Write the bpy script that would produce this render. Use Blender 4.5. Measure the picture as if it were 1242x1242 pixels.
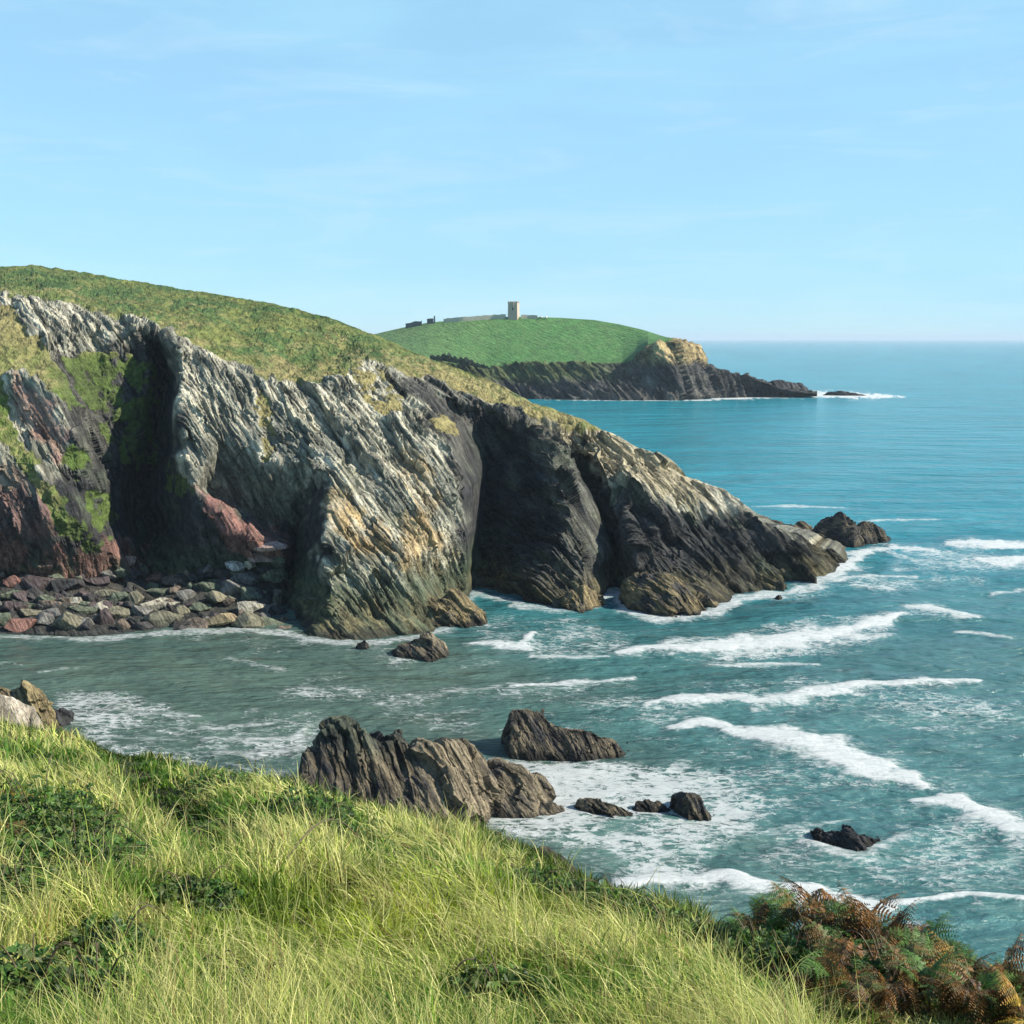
import bpy, bmesh, math, random
import numpy as np
from mathutils import Vector, Matrix
from mathutils.geometry import delaunay_2d_cdt

for o in list(bpy.data.objects):
    bpy.data.objects.remove(o)
SC = bpy.context.scene
COL = SC.collection
random.seed(7)
RNG = np.random.default_rng(11)

# ---------------------------------------------------------------- camera
F = 1400.0                       # focal length in pixels of the 1242 px photograph
CX = 621.0
VH = 411.0                       # row of the horizon
HC = 35.0                        # camera height above the sea (sea level is z = 0)
TH = math.atan((CX - VH) / F)
cam = bpy.data.cameras.new("camera")
cam.sensor_width = 36.0
cam.lens = F * 36.0 / 1242.0
cam.clip_start = 0.05
cam.clip_end = 200000.0
cam_o = bpy.data.objects.new("camera", cam)
COL.objects.link(cam_o)
cam_o.location = (0, 0, HC)
cam_o.rotation_euler = (math.pi / 2 - TH, 0, 0)
SC.camera = cam_o

# ---------------------------------------------------------------- light
SUN_AZ = math.radians(-9)       # from +X towards the camera side
SUN_EL = math.radians(37)
sun_dir = Vector((math.cos(SUN_EL) * math.cos(SUN_AZ), math.cos(SUN_EL) * math.sin(SUN_AZ), math.sin(SUN_EL)))
sun = bpy.data.lights.new("sun", 'SUN')
sun.energy = 5.0
sun.angle = math.radians(0.5)
sun.color = (1.0, 0.94, 0.82)
sun_o = bpy.data.objects.new("sun", sun)
COL.objects.link(sun_o)
sun_o.rotation_euler = sun_dir.to_track_quat('Z', 'Y').to_euler()

world = bpy.data.worlds.new("World")
SC.world = world
world.use_nodes = True
wn, wl = world.node_tree.nodes, world.node_tree.links
wn.clear()
w_out = wn.new('ShaderNodeOutputWorld')
w_bg = wn.new('ShaderNodeBackground')
sky = wn.new('ShaderNodeTexSky')
sky.sky_type = 'NISHITA'
sky.sun_disc = False
sky.sun_elevation = SUN_EL
sky.sun_rotation = math.pi / 2 - SUN_AZ
sky.altitude = 30
sky.air_density = 1.0
sky.dust_density = 0.0
sky.ozone_density = 1.6
w_bg.inputs['Strength'].default_value = 0.085
# faint cirrus veils
w_tc = wn.new('ShaderNodeTexCoord')
w_map = wn.new('ShaderNodeMapping')
w_map.inputs['Scale'].default_value = (1.6, 1.6, 11.0)
w_map.inputs['Rotation'].default_value = (0.0, math.radians(7), 0.0)
w_no = wn.new('ShaderNodeTexNoise')
w_no.inputs['Scale'].default_value = 1.9
w_no.inputs['Detail'].default_value = 7
w_no.inputs['Roughness'].default_value = 0.58
w_no.inputs['Distortion'].default_value = 0.4
w_rmp = wn.new('ShaderNodeMapRange')
w_rmp.inputs['From Min'].default_value = 0.42
w_rmp.inputs['From Max'].default_value = 0.78
w_rmp.inputs['To Min'].default_value = 0.66
w_rmp.inputs['To Max'].default_value = 0.98
w_mix = wn.new('ShaderNodeMix')
w_mix.data_type = 'RGBA'
w_mix.inputs[7].default_value = (3.0, 5.55, 7.1, 1)
w_tint = wn.new('ShaderNodeMix')
w_tint.data_type = 'RGBA'
w_tint.blend_type = 'MULTIPLY'
w_tint.inputs[0].default_value = 1.0
w_tint.inputs[7].default_value = (0.78, 1.0, 1.25, 1)
wl.new(w_tc.outputs['Generated'], w_map.inputs['Vector'])
wl.new(w_map.outputs['Vector'], w_no.inputs['Vector'])
wl.new(w_no.outputs['Fac'], w_rmp.inputs['Value'])
w_sep = wn.new('ShaderNodeSeparateXYZ')
w_el = wn.new('ShaderNodeMapRange')
w_el.interpolation_type = 'SMOOTHSTEP'
w_el.inputs['From Min'].default_value = 0.30
w_el.inputs['From Max'].default_value = 0.75
w_el.inputs['To Min'].default_value = 1.0
w_el.inputs['To Max'].default_value = 0.08
w_mul = wn.new('ShaderNodeMath')
w_mul.operation = 'MULTIPLY'
wl.new(w_tc.outputs['Generated'], w_sep.inputs[0])
wl.new(w_sep.outputs['Z'], w_el.inputs['Value'])
wl.new(w_el.outputs['Result'], w_mul.inputs[0])
wl.new(w_rmp.outputs['Result'], w_mul.inputs[1])
wl.new(w_mul.outputs[0], w_mix.inputs[0])
wl.new(sky.outputs['Color'], w_tint.inputs[6])
wl.new(w_tint.outputs[2], w_mix.inputs[6])
w_no2 = wn.new('ShaderNodeTexNoise')
w_no2.inputs['Scale'].default_value = 3.1
w_no2.inputs['Detail'].default_value = 8
w_no2.inputs['Roughness'].default_value = 0.62
w_no2.inputs['Distortion'].default_value = 0.9
w_r2 = wn.new('ShaderNodeMapRange')
w_r2.inputs['From Min'].default_value = 0.52
w_r2.inputs['From Max'].default_value = 0.80
w_r2.inputs['To Max'].default_value = 0.30
w_wisp = wn.new('ShaderNodeMix')
w_wisp.data_type = 'RGBA'
w_wisp.inputs[7].default_value = (5.6, 6.6, 7.3, 1)
wl.new(w_map.outputs['Vector'], w_no2.inputs['Vector'])
wl.new(w_no2.outputs['Fac'], w_r2.inputs['Value'])
wl.new(w_r2.outputs['Result'], w_wisp.inputs[0])
wl.new(w_mix.outputs[2], w_wisp.inputs[6])
wl.new(w_wisp.outputs[2], w_bg.inputs['Color'])
wl.new(w_bg.outputs['Background'], w_out.inputs['Surface'])

SC.view_settings.view_transform = 'Standard'
SC.view_settings.look = 'None'
SC.view_settings.exposure = 0.75
SC.view_settings.gamma = 1.0
SC.cycles.max_bounces = 6
SC.cycles.transparent_max_bounces = 8

# ---------------------------------------------------------------- projection helpers
ct, st = math.cos(TH), math.sin(TH)

def slope(v):
    dy = (CX - np.asarray(v, float)) / F
    return (-st + dy * ct) / (ct + dy * st)

def at(u, v, Y):
    """World points seen at pixel (u, v) at distance Y ahead of the camera."""
    u, v, Y = np.broadcast_arrays(np.asarray(u, float), np.asarray(v, float), np.asarray(Y, float))
    dy = (CX - v) / F
    k = ct + dy * st
    return np.stack([Y * ((u - CX) / F) / k, Y, HC + Y * (-st + dy * ct) / k], -1)

def sea_y(v):
    return -HC / slope(v)

def to_px(P):
    d = P - np.array([0, 0, HC])
    fwd = d[..., 1] * ct - d[..., 2] * st
    up = d[..., 1] * st + d[..., 2] * ct
    return CX + F * d[..., 0] / fwd, CX - F * up / fwd

# ---------------------------------------------------------------- numpy noise
_perm = RNG.permutation(512).astype(np.int64)
_perm = np.concatenate([_perm, _perm, _perm])
_grad = RNG.normal(size=(512, 3))
_grad /= np.linalg.norm(_grad, axis=1)[:, None]

def hash2(i, j, k=0):
    h = _perm[(_perm[(_perm[np.asarray(i) & 511] + np.asarray(j)) & 511] + k) & 511]
    return h / 511.0

def perlin(P):
    P = np.asarray(P, float)
    I = np.floor(P).astype(np.int64)
    f = P - I
    w = f * f * f * (f * (f * 6 - 15) + 10)
    out = 0.0
    for dx in (0, 1):
        wx = w[:, 0] if dx else 1 - w[:, 0]
        for dy in (0, 1):
            wy = w[:, 1] if dy else 1 - w[:, 1]
            for dz in (0, 1):
                wz = w[:, 2] if dz else 1 - w[:, 2]
                g = _grad[_perm[(_perm[(_perm[(I[:, 0] + dx) & 511] + I[:, 1] + dy) & 511] + I[:, 2] + dz) & 511]]
                d = g[:, 0] * (f[:, 0] - dx) + g[:, 1] * (f[:, 1] - dy) + g[:, 2] * (f[:, 2] - dz)
                out = out + wx * wy * wz * d
    return out * 1.6

def fbm(P, octaves=4, gain=0.5, seed=0.0):
    P = np.asarray(P, float) + seed * 17.31
    out, a, s = 0.0, 1.0, 0.0
    for _ in range(octaves):
        out = out + a * perlin(P)
        s += a
        a *= gain
        P = P * 2.03 + 5.7
    return out / s

def smooth(x, a, b):
    t = np.clip((x - a) / (b - a), 0, 1)
    return t * t * (3 - 2 * t)

def inpoly(u, v, poly):
    p = np.asarray(poly, float)
    r = np.zeros(u.shape, bool)
    j = len(p) - 1
    for i in range(len(p)):
        c = ((p[i, 1] > v) != (p[j, 1] > v))
        x = (p[j, 0] - p[i, 0]) * (v - p[i, 1]) / (p[j, 1] - p[i, 1] + 1e-12) + p[i, 0]
        r ^= c & (u < x)
        j = i
    return r

def interp(x, pts, c=1):
    p = np.asarray(pts, float)
    return np.interp(x, p[:, 0], p[:, c])

# ---------------------------------------------------------------- mesh helpers
def mesh_np(name, V, faces, mat=None, smooth_shade=True, attrs=None, link=True):
    """faces: int array (n, 3) or (n, 4), or a list of such arrays."""
    me = bpy.data.meshes.new(name)
    V = np.asarray(V, np.float32)
    if not isinstance(faces, list):
        faces = [faces]
    me.vertices.add(len(V))
    me.vertices.foreach_set('co', V.ravel())
    loops = np.concatenate([f.ravel() for f in faces]).astype(np.int32)
    sizes = np.concatenate([np.full(len(f), f.shape[1]) for f in faces])
    me.loops.add(len(loops))
    me.loops.foreach_set('vertex_index', loops)
    me.polygons.add(len(sizes))
    starts = np.concatenate([[0], np.cumsum(sizes)[:-1]]).astype(np.int32)
    me.polygons.foreach_set('loop_start', starts)
    me.polygons.foreach_set('use_smooth', np.full(len(sizes), bool(smooth_shade)))
    me.update(calc_edges=True)
    me.validate()
    for k, a in (attrs or {}).items():
        a = np.asarray(a, np.float32)
        if a.ndim == 2:
            if a.shape[1] == 3:
                a = np.concatenate([a, np.ones((len(a), 1), np.float32)], 1)
            at_ = me.attributes.new(k, 'FLOAT_COLOR', 'POINT')
            at_.data.foreach_set('color', a.ravel())
        else:
            at_ = me.attributes.new(k, 'FLOAT', 'POINT')
            at_.data.foreach_set('value', a)
    if mat:
        me.materials.append(mat)
    o = bpy.data.objects.new(name, me)
    if link:
        COL.objects.link(o)
    return o

def grid_faces(nr, nc):
    i = np.arange(nr * nc).reshape(nr, nc)
    return np.stack([i[:-1, :-1], i[:-1, 1:], i[1:, 1:], i[1:, :-1]], -1).reshape(-1, 4)

def grid_normals(P):
    du = np.gradient(P, axis=1)
    dv = np.gradient(P, axis=0)
    n = np.cross(du, dv)
    n /= np.linalg.norm(n, axis=-1, keepdims=True) + 1e-9
    return n

def blur(A, n=1):
    for _ in range(n):
        B = np.pad(A, [(1, 1), (1, 1)] + [(0, 0)] * (A.ndim - 2), mode='edge')
        A = (B[:-2, 1:-1] + B[2:, 1:-1] + B[1:-1, :-2] + B[1:-1, 2:] + 2 * B[1:-1, 1:-1]) / 6
    return A

def tag(o, label=None, cat=None, group=None, kind=None):
    if label: o['label'] = label
    if cat: o['category'] = cat
    if group: o['group'] = group
    if kind: o['kind'] = kind
    return o

def empty(name, loc, rz=0.0):
    o = bpy.data.objects.new(name, None)
    o.empty_display_size = 0.2
    o.location = loc
    o.rotation_euler = (0, 0, rz)
    COL.objects.link(o)
    return o

def mesh_py(name, verts, faces, mat, parent=None, smooth_shade=False):
    me = bpy.data.meshes.new(name)
    me.from_pydata([tuple(v) for v in verts], [], faces)
    me.materials.append(mat)
    if smooth_shade:
        me.polygons.foreach_set('use_smooth', [True] * len(me.polygons))
    me.update()
    o = bpy.data.objects.new(name, me)
    COL.objects.link(o)
    if parent: o.parent = parent
    return o

# ---------------------------------------------------------------- materials
def new_mat(name):
    m = bpy.data.materials.new(name)
    m.use_nodes = True
    n = m.node_tree.nodes
    n.clear()
    return m, n, m.node_tree.links

def nd(n, kind, **kw):
    x = n.new(kind)
    for k, v in kw.items():
        if hasattr(x, k):
            setattr(x, k, v)
        else:
            x.inputs[k.replace('_', ' ')].default_value = v
    return x

def math_node(n, l, op, a, b=None, clamp=False):
    x = n.new('ShaderNodeMath')
    x.operation = op
    x.use_clamp = clamp
    for i, s in enumerate((a, b)):
        if s is None: continue
        if isinstance(s, (int, float)):
            x.inputs[i].default_value = s
        else:
            l.new(s, x.inputs[i])
    return x.outputs[0]

def mix_rgb(n, l, fac, a, b, blend='MIX'):
    x = n.new('ShaderNodeMix')
    x.data_type = 'RGBA'
    x.blend_type = blend
    for idx, s in ((0, fac), (6, a), (7, b)):
        if isinstance(s, (int, float)):
            x.inputs[idx].default_value = s
        elif isinstance(s, tuple):
            x.inputs[idx].default_value = (*s, 1) if len(s) == 3 else s
        else:
            l.new(s, x.inputs[idx])
    return x.outputs[2]

def map_range(n, l, v, a, b, c=0.0, d=1.0, mode='SMOOTHSTEP'):
    x = n.new('ShaderNodeMapRange')
    x.interpolation_type = mode
    l.new(v, x.inputs['Value'])
    for k, s in (('From Min', a), ('From Max', b), ('To Min', c), ('To Max', d)):
        x.inputs[k].default_value = s
    return x.outputs['Result']

# bedding of the rock: S runs down the streaks, B across them
S_AX = np.array([0.55, -0.42, -0.74]); S_AX /= np.linalg.norm(S_AX)
NF = np.array([0.22, -0.72, 0.62]); NF -= NF.dot(S_AX) * S_AX; NF /= np.linalg.norm(NF)
B_AX = np.cross(S_AX, NF)

def strata_vector(n, l, k=1.0, stretch=0.12):
    g = n.new('ShaderNodeNewGeometry')
    comb = n.new('ShaderNodeCombineXYZ')
    for i, (ax, s) in enumerate(((B_AX, 1.0), (S_AX, stretch), (NF, 0.45))):
        d = n.new('ShaderNodeVectorMath')
        d.operation = 'DOT_PRODUCT'
        l.new(g.outputs['Position'], d.inputs[0])
        d.inputs[1].default_value = tuple(ax * s * k)
        l.new(d.outputs['Value'], comb.inputs[i])
    return comb.outputs[0], g

def rock_material(name, scale=1.0, attr=True, color=(0.2, 0.18, 0.15), grass=False, bump=0.35):
    m, n, l = new_mat(name)
    out = n.new('ShaderNodeOutputMaterial')
    p = n.new('ShaderNodeBsdfPrincipled')
    p.inputs['Roughness'].default_value = 0.88
    p.inputs['Specular IOR Level'].default_value = 0.25
    vec, g = strata_vector(n, l, scale)
    st1 = nd(n, 'ShaderNodeTexNoise', Scale=1.5, Detail=8.0, Roughness=0.65)
    l.new(vec, st1.inputs['Vector'])
    gr = nd(n, 'ShaderNodeTexNoise', Scale=2.4 * scale, Detail=9.0, Roughness=0.7)
    l.new(g.outputs['Position'], gr.inputs['Vector'])
    if attr:
        a = n.new('ShaderNodeAttribute')
        a.attribute_name = 'Col'
        base = a.outputs['Color']
    else:
        rgb = n.new('ShaderNodeRGB')
        rgb.outputs[0].default_value = (*color, 1)
        base = rgb.outputs[0]
    f1 = map_range(n, l, st1.outputs['Fac'], 0.34, 0.66, 0.38, 1.45)
    f2 = map_range(n, l, gr.outputs['Fac'], 0.30, 0.70, 0.60, 1.32)
    f = math_node(n, l, 'MULTIPLY', f1, f2)
    sc = n.new('ShaderNodeVectorMath')
    sc.operation = 'SCALE'
    l.new(base, sc.inputs[0])
    l.new(f, sc.inputs['Scale'])
    col = sc.outputs[0]
    if grass:
        ga = n.new('ShaderNodeAttribute')
        ga.attribute_name = 'Grass'
        # tussocky turf: greens, straw and brown heath
        t1 = nd(n, 'ShaderNodeTexNoise', Scale=0.16, Detail=6.0, Roughness=0.62)
        t2 = nd(n, 'ShaderNodeTexNoise', Scale=1.1, Detail=7.0, Roughness=0.7)
        l.new(g.outputs['Position'], t1.inputs['Vector'])
        l.new(g.outputs['Position'], t2.inputs['Vector'])
        gc = n.new('ShaderNodeAttribute')
        gc.attribute_name = 'Turf'
        k = math_node(n, l, 'MULTIPLY', map_range(n, l, t2.outputs['Fac'], 0.28, 0.72, 0.45, 1.45),
                      map_range(n, l, t1.outputs['Fac'], 0.3, 0.7, 0.8, 1.2))
        gs = n.new('ShaderNodeVectorMath')
        gs.operation = 'SCALE'
        l.new(gc.outputs['Color'], gs.inputs[0])
        l.new(k, gs.inputs['Scale'])
        gf = math_node(n, l, 'ADD', ga.outputs['Fac'],
                       math_node(n, l, 'MULTIPLY', math_node(n, l, 'SUBTRACT', gr.outputs['Fac'], 0.5), 1.3))
        col = mix_rgb(n, l, map_range(n, l, gf, 0.38, 0.62), col, gs.outputs[0])
    l.new(col, p.inputs['Base Color'])
    h = math_node(n, l, 'ADD', math_node(n, l, 'MULTIPLY', st1.outputs['Fac'], 1.5),
                  math_node(n, l, 'MULTIPLY', gr.outputs['Fac'], 0.55))
    b = n.new('ShaderNodeBump')
    b.inputs['Strength'].default_value = 0.9
    b.inputs['Distance'].default_value = bump / scale
    l.new(h, b.inputs['Height'])
    l.new(b.outputs['Normal'], p.inputs['Normal'])
    l.new(p.outputs['BSDF'], out.inputs['Surface'])
    return m

M_HEAD = rock_material('headland_rock', 1.0, grass=True, bump=0.55)
M_FAR = rock_material('far_headland_rock', 0.35, grass=True, bump=0.7)
M_ROCK = rock_material('sea_rock', 1.6, bump=0.5)

def blade_material(name, trans=0.45, rough=0.55):
    m, n, l = new_mat(name)
    out = n.new('ShaderNodeOutputMaterial')
    a = n.new('ShaderNodeAttribute')
    a.attribute_name = 'Col'
    p = n.new('ShaderNodeBsdfPrincipled')
    p.inputs['Roughness'].default_value = rough
    p.inputs['Specular IOR Level'].default_value = 0.3
    t = n.new('ShaderNodeBsdfTranslucent')
    mx = n.new('ShaderNodeMixShader')
    mx.inputs[0].default_value = trans
    l.new(a.outputs['Color'], p.inputs['Base Color'])
    l.new(a.outputs['Color'], t.inputs['Color'])
    l.new(p.outputs['BSDF'], mx.inputs[1])
    l.new(t.outputs['BSDF'], mx.inputs[2])
    l.new(mx.outputs[0], out.inputs['Surface'])
    return m

M_BLADE = blade_material('grass_blade')
M_LEAF = blade_material('leaf', 0.30, 0.5)

# ---------------------------------------------------------------- rock displacement
def facet(A, seed=0):
    """Piecewise planar slabs: every jittered cell is a plane with its own height and tilt."""
    B = np.floor(A - 0.5).astype(np.int64)
    best = np.full(len(A), 1e9)
    out = np.zeros(len(A))
    for dx in (0, 1):
        for dy in (0, 1):
            for dz in (0, 1):
                i, j, k = B[:, 0] + dx, B[:, 1] + dy, B[:, 2] + dz
                kk = (k & 511)
                jit = [0.15 + 0.7 * hash2(i + 37 * n_, j, kk + 0) if n_ == 0 else 0.15 + 0.7 * hash2(i + 37 * n_, j + 11 * n_, kk) for n_ in range(3)]
                R = A - np.stack([i + jit[0], j + jit[1], k + jit[2]], -1)
                d = np.abs(R[:, 0]) * 1.2 + np.abs(R[:, 1]) * 0.9 + np.abs(R[:, 2]) * 0.8
                up = d < best
                h = hash2(i + seed, j + 101, kk) - 0.5
                g0 = hash2(i + 53, j + seed, kk) - 0.35
                g1 = hash2(i + 71, j + 29 + seed, kk) - 0.5
                val = 0.75 * h + 0.95 * g0 * R[:, 0] + 0.9 * g1 * R[:, 1]
                out = np.where(up, val, out)
                best = np.where(up, d, best)
    return out

def rock_disp(P, amp=1.0, L0=3.2, seed=0, layers=5, groove=1.0):
    """Broken slabs stepping along the bedding, each layer finer than the last, plus craggy noise."""
    tw = 0.30 * fbm(P / (L0 * 5.0), 2, seed=seed + 9)          # the dip wanders a little
    b0 = P @ B_AX; s0 = P @ S_AX; t = P @ NF
    warp = fbm(P / (L0 * 3.0), 3, seed=seed + 1)
    fine = fbm(P / (L0 * 0.5), 3, 0.6, seed=seed + 2)
    gate = smooth(fbm(P / (L0 * 1.6), 3, seed=seed + 3), -0.25, 0.3)
    b = b0 + tw * L0 * 1.6
    s_ = s0
    out = np.zeros(len(P))
    L = L0
    for k in range(layers):
        q = b / L + warp * 0.9 * L0 / (L + L0 * 0.6) + fine * 0.16 + k * 0.37 + seed
        i = np.floor(q).astype(np.int64)
        fr = q - i
        ln = 3.4 + 4.0 * hash2(i, 11 + k)
        j = np.floor(s_ / (L * ln) + hash2(i, 7 + k) * 9 + fine * 0.22).astype(np.int64)
        m_ = np.floor(t / (L * 6.0) + hash2(i, j, 3) * 5).astype(np.int64)
        blk = hash2(i, j + m_ * 3, k) - 0.5
        sj = s_ / (L * ln) + hash2(i, 7 + k) * 9
        tilt = (fr - 0.5) * (hash2(i, j, 20 + k) - 0.35) + (sj - np.floor(sj) - 0.5) * (hash2(i, j, 40 + k) - 0.5) * 0.7
        out += L * (0.24 * blk + 0.34 * tilt) * (0.35 + 0.65 * gate if k else 0.75)
        gv = np.exp(-((np.minimum(fr, 1 - fr) * L) / (0.05 + 0.06 * L)) ** 2)
        out -= groove * gv * 0.22 * L ** 0.7 * L0 ** 0.3 * (0.3 + 0.7 * hash2(i, 3 + k)) * (0.3 + 0.7 * gate)
        L *= 0.52
    wob = 0.12 * fine
    for L_, a_ in ((1.55, 0.62), (0.62, 0.40), (0.26, 0.30)):
        L_ *= L0
        out += a_ * L_ * 0.8 * facet(np.stack([b / L_ + wob + 9.1, s_ / (3.9 * L_) + wob, t / (5.0 * L_)], -1), seed)
    A = np.stack([b / (L0 * 0.30), s0 / (L0 * 1.5), t / (L0 * 2.0)], -1)
    rid = 0.5 - np.abs(fbm(A, 4, 0.6, seed=seed + 4)) * 1.6
    out += (0.06 + 0.10 * groove) * L0 * rid + 0.07 * L0 * fbm(P / (L0 * 0.8), 5, 0.62, seed=seed + 6)
    return out * amp

# ================================================================ MAIN HEADLAND
RIDGE = [(-180, 316, 222), (0, 323, 214), (40, 321.5, 213), (100, 330, 210), (200, 347, 206), (300, 363, 201),
         (360, 375, 198), (400, 385, 196), (430, 397, 194), (470, 413, 191), (500, 427, 189), (560, 449, 185), (600, 463, 182),
         (640, 487, 179), (700, 506, 177), (740, 525, 175), (790, 551, 174), (840, 581, 173.5), (880, 607, 173.5),
         (920, 631, 175), (970, 651, 177), (1010, 668, 179), (1030, 684, None)]
BASE = [(-180, 772), (0, 769), (100, 772), (200, 766), (300, 764), (345, 765), (375, 772), (410, 777), (440, 779), (500, 772),
        (545, 757), (562, 736), (578, 716), (600, 722), (640, 733), (690, 739), (722, 730), (745, 713),
        (762, 735), (800, 745), (862, 738), (905, 720), (950, 716), (985, 709), (1003, 699), (1030, 684)]
EDGE = [(-180, 372, 180), (0, 362, 176), (60, 362, 175), (120, 382, 172), (165, 394, 170), (200, 402, 171), (217, 420, 164.5),
        (240, 430, 165), (300, 452, 163), (330, 468, 162), (385, 472, 163), (450, 440, 172), (480, 452, 173),
        (520, 470, 172.5), (560, 487, 172.5), (600, 499, 173), (652, 518, 171), (695, 530, 171.5), (720, 548, 169.5),
        (790, 575, 169), (850, 603, 169), (900, 627, 171)]
BREAKS = [
    RIDGE, EDGE,
    [(u, v, None) for u, v in BASE],
    # back of the boulder beach
    [(-180, 690, 150), (0, 694, 150), (80, 702, 151), (150, 702, 154), (178, 700, 160), (228, 702, 153.5), (290, 694, 153.5), (338, 705, 152)],
    # left shoulder, grassy strip and red outcrops
    [(-180, 430, 160), (0, 385, 170), (60, 425, 163), (100, 470, 160)],
    [(10, 450, 156), (58, 462, 154.5), (92, 535, 151), (60, 566, 149.5)],
    [(10, 450, 156), (16, 500, 155), (60, 566, 149.5)],
    [(-180, 560, 148), (0, 545, 149), (42, 562, 147.5), (82, 625, 145.5), (62, 660, 147)],
    [(-180, 650, 147), (0, 640, 147), (62, 660, 147), (120, 655, 150), (160, 660, 153)],
    [(100, 600, 151), (120, 520, 161), (115, 450, 166)],
    # first gully: left lip, floor, right lip
    [(165, 394, 171), (180, 470, 169.5), (160, 560, 166), (146, 640, 161), (158, 690, 156.5)],
    [(200, 402, 172), (205, 445, 178), (194, 520, 177), (176, 600, 174), (172, 660, 168), (176, 700, 160)],
    [(217, 420, 164), (219, 480, 159.5), (224, 540, 156.5), (236, 590, 152.5), (234, 640, 151), (228, 702, 153.5)],
    # red rib below the grey face
    [(236, 590, 153.5), (270, 618, 150.5), (306, 650, 149), (345, 668, 149.5)],
    [(250, 600, 157.5), (285, 610, 157), (318, 640, 156.5), (350, 650, 156.5)],
    # grey face and the corner left of the big buttress
    [(270, 520, 158), (330, 560, 155), (372, 606, 156)],
    [(372, 606, 156.5), (360, 650, 158.5), (350, 700, 156.5), (346, 745, 147)],
    # big buttress: crest, front swell, right lip
    [(372, 560, 153), (402, 580, 148.5), (397, 640, 144.5), (395, 690, 140.5), (400, 740, 136.5), (410, 777, None)],
    [(385, 472, 163), (420, 540, 154.5), (450, 610, 147.5), (480, 680, 142), (470, 740, 137), (440, 779, None)],
    [(450, 440, 172), (505, 495, 164.5), (545, 545, 157.5), (570, 600, 153), (572, 650, 151), (570, 700, 151), (562, 736, None)],
    # second gully floor, rib, third gully floor, right lip
    [(520, 470, 172.5), (562, 500, 174), (590, 560, 174), (584, 640, 171), (578, 690, 166), (578, 716, None)],
    [(652, 518, 170), (670, 560, 163), (694, 620, 157), (716, 675, 153.5), (726, 712, 152.5), (722, 730, None)],
    [(695, 530, 171.5), (702, 560, 174), (727, 610, 172), (746, 660, 170), (750, 695, 166), (745, 713, None)],
    [(720, 548, 169.5), (752, 610, 161), (770, 660, 155), (772, 700, 152.5), (762, 735, None)],
    # dark right flank
    [(790, 575, 169), (820, 640, 163), (850, 690, 157), (862, 738, None)],
    [(850, 603, 169), (890, 655, 165.5), (915, 690, 163), (950, 716, None)],
    [(900, 627, 171), (950, 668, 170), (985, 709, None)],
]

def build_cdt(breaks):
    vs, ys, edges, index = [], [], [], {}
    for line in breaks:
        prev = None
        for (u, v, Y) in line:
            k = (round(u, 1), round(v, 1))
            if k not in index:
                index[k] = len(vs)
                vs.append(Vector((u, v)))
                ys.append(1.0 / (sea_y(v) if Y is None else Y))
            i = index[k]
            if prev is not None and prev != i:
                edges.append((prev, i))
            prev = i
    ov, oe, of, orig_v, _, _ = delaunay_2d_cdt(vs, edges, [], 0, 1e-4)
    P = np.array([(a.x, a.y) for a in ov])
    W = np.zeros(len(P))
    V0 = np.array([(a.x, a.y) for a in vs])
    ys = np.array(ys)
    for i, o in enumerate(orig_v):
        if len(o):
            W[i] = ys[o[0]]
        else:
            d = np.hypot(V0[:, 0] - P[i, 0], V0[:, 1] - P[i, 1])
            k = np.argsort(d)[:3]
            W[i] = (ys[k] / d[k]).sum() / (1 / d[k]).sum()
    return P, W, np.array([f[:] for f in of if len(f) == 3])

CP, CW, CT = build_cdt(BREAKS)

def head_w(u, v):
    """Inverse distance of the bare headland at pixels (u, v)."""
    out = np.full(u.shape, np.nan)
    best = np.full(u.shape, -1e9)
    for a, b, c in CT:
        A, B, C = CP[a], CP[b], CP[c]
        det = (B[0] - A[0]) * (C[1] - A[1]) - (C[0] - A[0]) * (B[1] - A[1])
        if abs(det) < 1e-6: continue
        lo_u, hi_u = min(A[0], B[0], C[0]) - 4, max(A[0], B[0], C[0]) + 4
        lo_v, hi_v = min(A[1], B[1], C[1]) - 4, max(A[1], B[1], C[1]) + 4
        k = np.nonzero((u >= lo_u) & (u <= hi_u) & (v >= lo_v) & (v <= hi_v))
        if not len(k[0]): continue
        uu, vv = u[k] - A[0], v[k] - A[1]
        l1 = (uu * (C[1] - A[1]) - (C[0] - A[0]) * vv) / det
        l2 = ((B[0] - A[0]) * vv - uu * (B[1] - A[1])) / det
        mn = np.minimum(np.minimum(l1, l2), 1 - l1 - l2)
        w = (1 - l1 - l2) * CW[a] + l1 * CW[b] + l2 * CW[c]
        up = mn > best[k]
        kk = tuple(x[up] for x in k)
        best[kk] = mn[up]
        out[kk] = w[up]
    return out

# stone colours (linear); the near-black also paints shade into the gullies
C_PALE = np.array([0.49, 0.455, 0.345])
C_GREY = np.array([0.185, 0.185, 0.145])
C_DARK = np.array([0.034, 0.034, 0.036])
C_RED = np.array([0.25, 0.132, 0.108])
C_OCHRE = np.array([0.42, 0.29, 0.13])
C_OLIVE = np.array([0.135, 0.115, 0.055])
C_MOSS = np.array([0.060, 0.085, 0.045])
C_TAN = np.array([0.40, 0.34, 0.22])

def soft(mask, n=6):
    return blur(mask.astype(float), n)

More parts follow.
